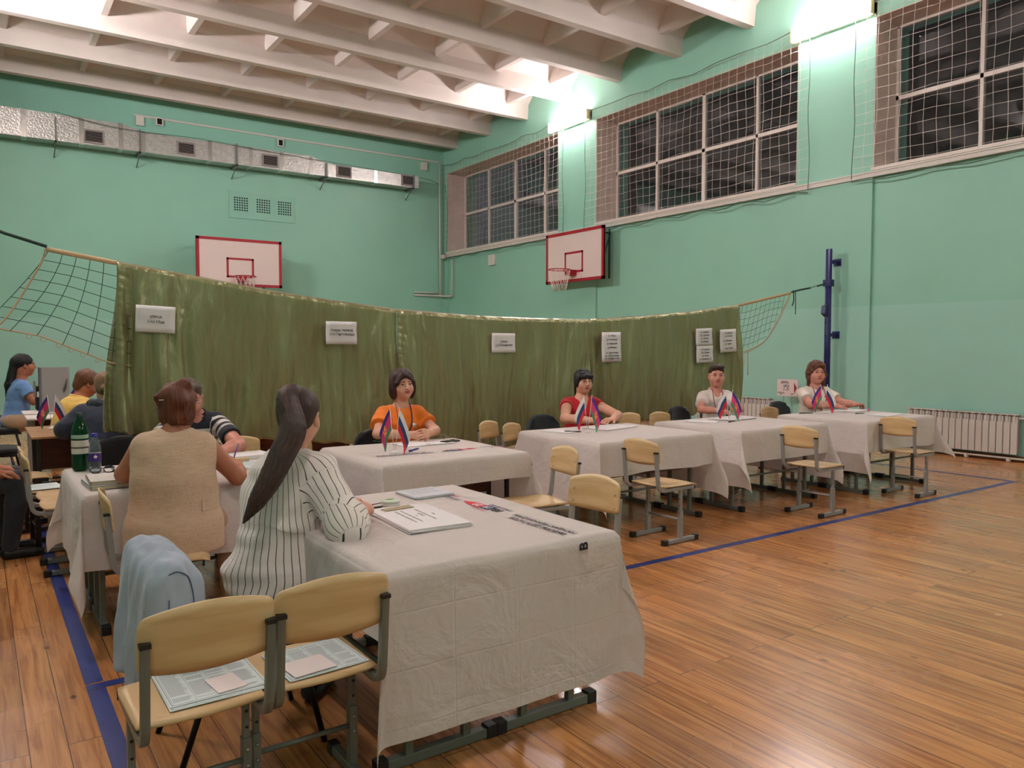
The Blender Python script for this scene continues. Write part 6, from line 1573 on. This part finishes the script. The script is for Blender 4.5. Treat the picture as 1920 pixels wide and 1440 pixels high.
# posters on the two front chairs
ZS = SEAT_Z+.0085
for (c, w_, h_, rz, lbl, z) in (((.548, 2.385), .27, .29, .0, 'lower printed candidate poster on the left front chair', ZS), ((.552, 2.402), .275, .285, .015, 'upper printed candidate poster on the left front chair', ZS+.003), ((.872, 2.365), .262, .25, .05, 'printed candidate poster on the right front chair', ZS+.0015)):
    t = thing('printed_poster', lbl, 'poster', (c[0], c[1], z), rz, 'posters on the front chairs')
    q = MB(); q.cbox((0, 0, .001), (w_, h_, .0018)); q.build('sheet', m_paperb, t)
    q = MB(); q2 = MB(); zt = .0021
    cols = 4; cw = w_*.92/cols
    for k in range(cols):
        x0 = -w_*.46+k*cw; yy = h_*.40
        q2.box(x0+cw*.1, x0+cw*.80, yy-.0012, yy+.0012, zt-.0002, zt); yy -= .014
        while yy > -h_*.42:
            if rp.random() < .10: yy -= .014; continue
            q.box(x0+cw*.06, x0+cw*rp.uniform(.70, .92), yy-.0007, yy+.0007, zt-.0002, zt); yy -= .0058
        q.box(x0-.0004, x0+.0004, -h_*.46, h_*.46, zt-.0002, zt)
    for sgn in (-1, 1): q2.box(-w_*.475, w_*.475, sgn*h_*.475-.0006, sgn*h_*.475+.0006, zt-.0002, zt); q2.box(sgn*w_*.475-.0006, sgn*w_*.475+.0006, -h_*.475, h_*.475, zt-.0002, zt)
    q.build('fine_print', m_line, t); q2.build('headings', m_lineb, t)
    q = MB(); q.lathe([(.0, zt), (.018, zt)], 16, c=(-w_*.36, h_*.38, 0), cap=False); q.build('blue_stamp', mat('stamp_blue', (150,166,190), .8), t)
for (c, w_, h_, rz, lbl) in (((.585, 2.33), .085, .115, .12, 'small blank pink card on the left front chair'), ((.83, 2.31), .14, .12, .10, 'blank pink sheet on the right front chair')):
    t = thing('blank_card', lbl, 'card', (c[0], c[1], ZS+.0062), rz); q = MB(); q.cbox((0, 0, .001), (w_, h_, .0018)); q.build('sheet', mat('pink_white_paper', (226,212,210), .7), t)
t = sheet_stack('paper_sheet', 'white papers on the seat of the shade-darkened chair at the left edge', 'papers', (.34, 6.42), .28, .26, .1, .006, m_paperb, lines=5, z=ZS)
# desk flags
m_fw = mat('flag_white', (214,208,206), .7); m_fbl = mat('flag_blue', (40,58,104), .7); m_frd = mat('flag_red', (196,24,44), .7)
m_fpk = mat('flag_crimson', (202,50,106), .7); m_fvi = mat('flag_deep_blue', (50,42,124), .7); m_fgr = mat('flag_green', (56,130,88), .7); m_gold = mat('flag_gold', (232,158,52), .6)
def flag_pair(label, x, y, z, rz, first='r', scale=1.0):
    """two small hand flags in a white stand; 'r' puts the tricolour on local +x"""
    t = thing('table_flags', label, 'flag', (x, y, z), rz, 'pairs of desk flags')
    q = MB(); q.lathe([(.034, 0), (.032, .004), (.012, .010), (.006, .022), (0, .024)], 20, cap=False); q.build('stand', M_WHITE, t)
    for sg in (-1, 1):
        k = scale; tip = Vector((sg*.032*k, .0, .285*k)); base = Vector((sg*.004, sg*.006, .015))
        q = MB(); q.tube([base, tip], .0022, 6); q.ball(tuple(tip+Vector((0, 0, .004))), .004, 6, (1, 1, 2)); po = q.build('flag_pole', M_WHITE, t)
        tri = (first == 'r') == (sg > 0)
        ms = [m_fw, m_fbl, m_frd] if tri else [m_fvi, m_fpk, m_fgr]
        bands = [0, 1/3, 2/3, 1] if tri else [0, .25, .75, 1]
        W_, Hh = .205*k, .135*k; ax = (tip-base).normalized(); dirx = Vector((sg*.56, -.2*sg, -.82)).normalized(); q = MB(); nu = 12
        def FP(u, v):
            wv = .010*math.sin(u*7+v*3+sg)*u+.006*math.sin(u*13+v*5)*u
            dr = Vector((dirx.x*(1-.35*u), dirx.y, dirx.z)).normalized()
            return tip-ax*(Hh*v)+dr*(W_*u)*(1-.10*v)+Vector((-.02*sg*u*v, wv, .0))
        for bi in range(3):
            q.cur = bi; v0, v1 = bands[bi], bands[bi+1]
            q.grid(lambda i, j: FP(i/nu, v0+(v1-v0)*j/4), nu+1, 5)
        fl = q.build('flag', ms, po)
        if not tri:
            for off_ in (-.0016, .0016):
                q = MB(); rr = random.Random(8)
                for (u, v, r) in ((.5, .40, .09), (.42, .52, .07), (.58, .52, .07), (.5, .60, .10), (.38, .40, .05), (.62, .40, .05), (.5, .28, .05), (.44, .66, .05), (.56, .66, .05)):
                    n_ = 9; c_ = FP(u, v)+Vector((0, off_, 0))
                    q.add([c_]+[FP(u+r*.55*math.cos(a), v+r*math.sin(a)*rr.uniform(.7, 1.1))+Vector((0, off_, 0)) for a in [j*2*PI/n_ for j in range(n_)]], [(0, j+1, (j+1) % n_+1) for j in range(n_)])
                q.build('emblem', m_gold, fl)
    return t
flag_pair('pair of desk flags on the orange shirt table, tricolour in front', 2.32, 4.72, ZT, -.72, 'r', 1.05)
flag_pair('pair of desk flags before the red vest, regional flag with gold emblem in front', 4.24, 4.96, ZT, -.8, 'k', 1.05)
flag_pair('pair of desk flags before the white polo, tricolour on the left', 6.04, 4.95, ZT, -.6, 'k')
flag_pair('pair of desk flags before the white T-shirt on the farthest table', 7.57, 4.92, ZT, -.8, 'r', 1.05)
flag_pair('pair of desk flags on the bare wooden desk at left', .54, 7.86, ZT, .05, 'r')
flag_pair('pair of desk flags half hidden behind the grey screen', .90, 9.45, ZT, .1, 'r')
# grey screen and device at far left
t = thing('grey_screen', 'grey folding screen panel standing on the far white desk', 'screen', (.73, 9.98, ZT), .0)
m_gs = mat('grey_panel', (150,146,144), .5); q = MB(); q.box(-.135, .135, -.012, .012, 0, .49); q.build('front_panel', m_gs, t, bevel=.003)
q = MB(); q.box(-.150, -.135, -.012, .30, 0, .485); q.build('side_panel', mat('grey_panel_dark', (110,108,110), .5), t)
q = MB(); q.prism([(.07, .24), (.11, .36), (.10, .25), (.075, .20)], 'y', -.025, -.012); q.build('lever', mat('lever_dark', (74,70,68), .4), t)
t = thing('scanner_device', 'black and white office device behind the grey screen', 'device', (.60, 10.30, ZT)); q = MB(); q.box(-.05, .09, -.10, .10, 0, .27); q.build('device_body', M_BLACKP, t, bevel=.006)
q = MB(); q.box(-.04, .07, -.108, -.10, .15, .21); q.build('white_panel', M_WHITE, t); q = MB(); q.box(-.062, -.05, -.1, .1, .15, .33); q.build('paper_tray', m_gs, t)
# ---------- denim jacket over the ponytail woman's chair ----------
m_den = mat('light_denim', (160,170,184), .85, bump=.05, bscale=400, var=.18, vscale=6, sheen=.15)
_c = (.53, 2.78)
def wr(*p): return p
JP = [RC((.478, 3.01, .752), (.498, 2.67, .745), .032, .032, .04), RC((.515, 3.01, .752), (.535, 2.68, .745), .030, .030, .04), RC((.465, 2.99, .73), (.400, 2.93, .36), .030, .040, .05), RC((.470, 2.86, .73), (.418, 2.80, .345), .030, .040, .05), RC((.485, 2.70, .72), (.470, 2.66, .355), .030, .036, .05),
      RC((.475, 2.78, .73), (.440, 2.73, .38), .028, .03, .05), RC((.535, 2.94, .73), (.57, 2.90, .47), .026, .03, .04), RC((.545, 2.80, .73), (.58, 2.78, .44), .026, .028, .04), RC((.545, 2.70, .73), (.585, 2.68, .44), .026, .028, .04), RC((.51, 2.665, .73), (.525, 2.655, .45), .028, .028, .04)]
JP += [RC((.455, 3.0, z_), (.480, 2.67, z_-.01), .026, .026, .09) for z_ in (.70, .63, .56, .49, .42)]+[RC((.545, 3.0, z_), (.57, 2.69, z_-.01), .022, .022, .08) for z_ in (.70, .64, .58, .52)]
JS = Shape(JP, disp=lambda Q: (.020*vnoise(Q, (26, 26, 4.0), 4)+.006*vnoise(Q, (44, 44, 12), 5)).astype(np.float32), inter=[PL((0, 0, .335), (0, .0, -1))])
t = thing('denim_jacket', 'light blue denim jacket hung over the black chair back', 'jacket', (.53, 2.78, 0))
v_, F_ = mesh_shape(JS, .005); jo = np_mesh('jacket_cloth', v_-np.array([.53, 2.78, 0]), F_, m_den, t)
q = MB(); D_ = dict(Yv=V3((0, 1, 0)))
m_st = mat('denim_seam', (70,86,110), .85)
for pth in ([(.44, 2.3, .74), (.47, 2.3, .745), (.50, 2.3, .72), (.515, 2.3, .65), (.51, 2.3, .60)], [(.51, 2.3, .60), (.54, 2.3, .615), (.58, 2.3, .60), (.62, 2.3, .57)], [(.54, 2.3, .60), (.53, 2.3, .5), (.52, 2.3, .40)], [(.555, 2.3, .60), (.545, 2.3, .5), (.535, 2.3, .40)], [(.44, 2.3, .66), (.43, 2.3, .5), (.42, 2.3, .40)]):
    P_ = snap(D_, bez(pth, 6), JS, .0015, dr=(.15, 1, 0)); P_ = [p for p in P_ if p[1] < 3.1 and float(JS.d(p[None].astype(np.float32))[0]) < .004]
    if len(P_) > 2: q.tube([p-V3((.53, 2.78, 0)) for p in P_], .0020, 4)
q.build('stitched_seam', m_st, t)
t.location.z = -.03
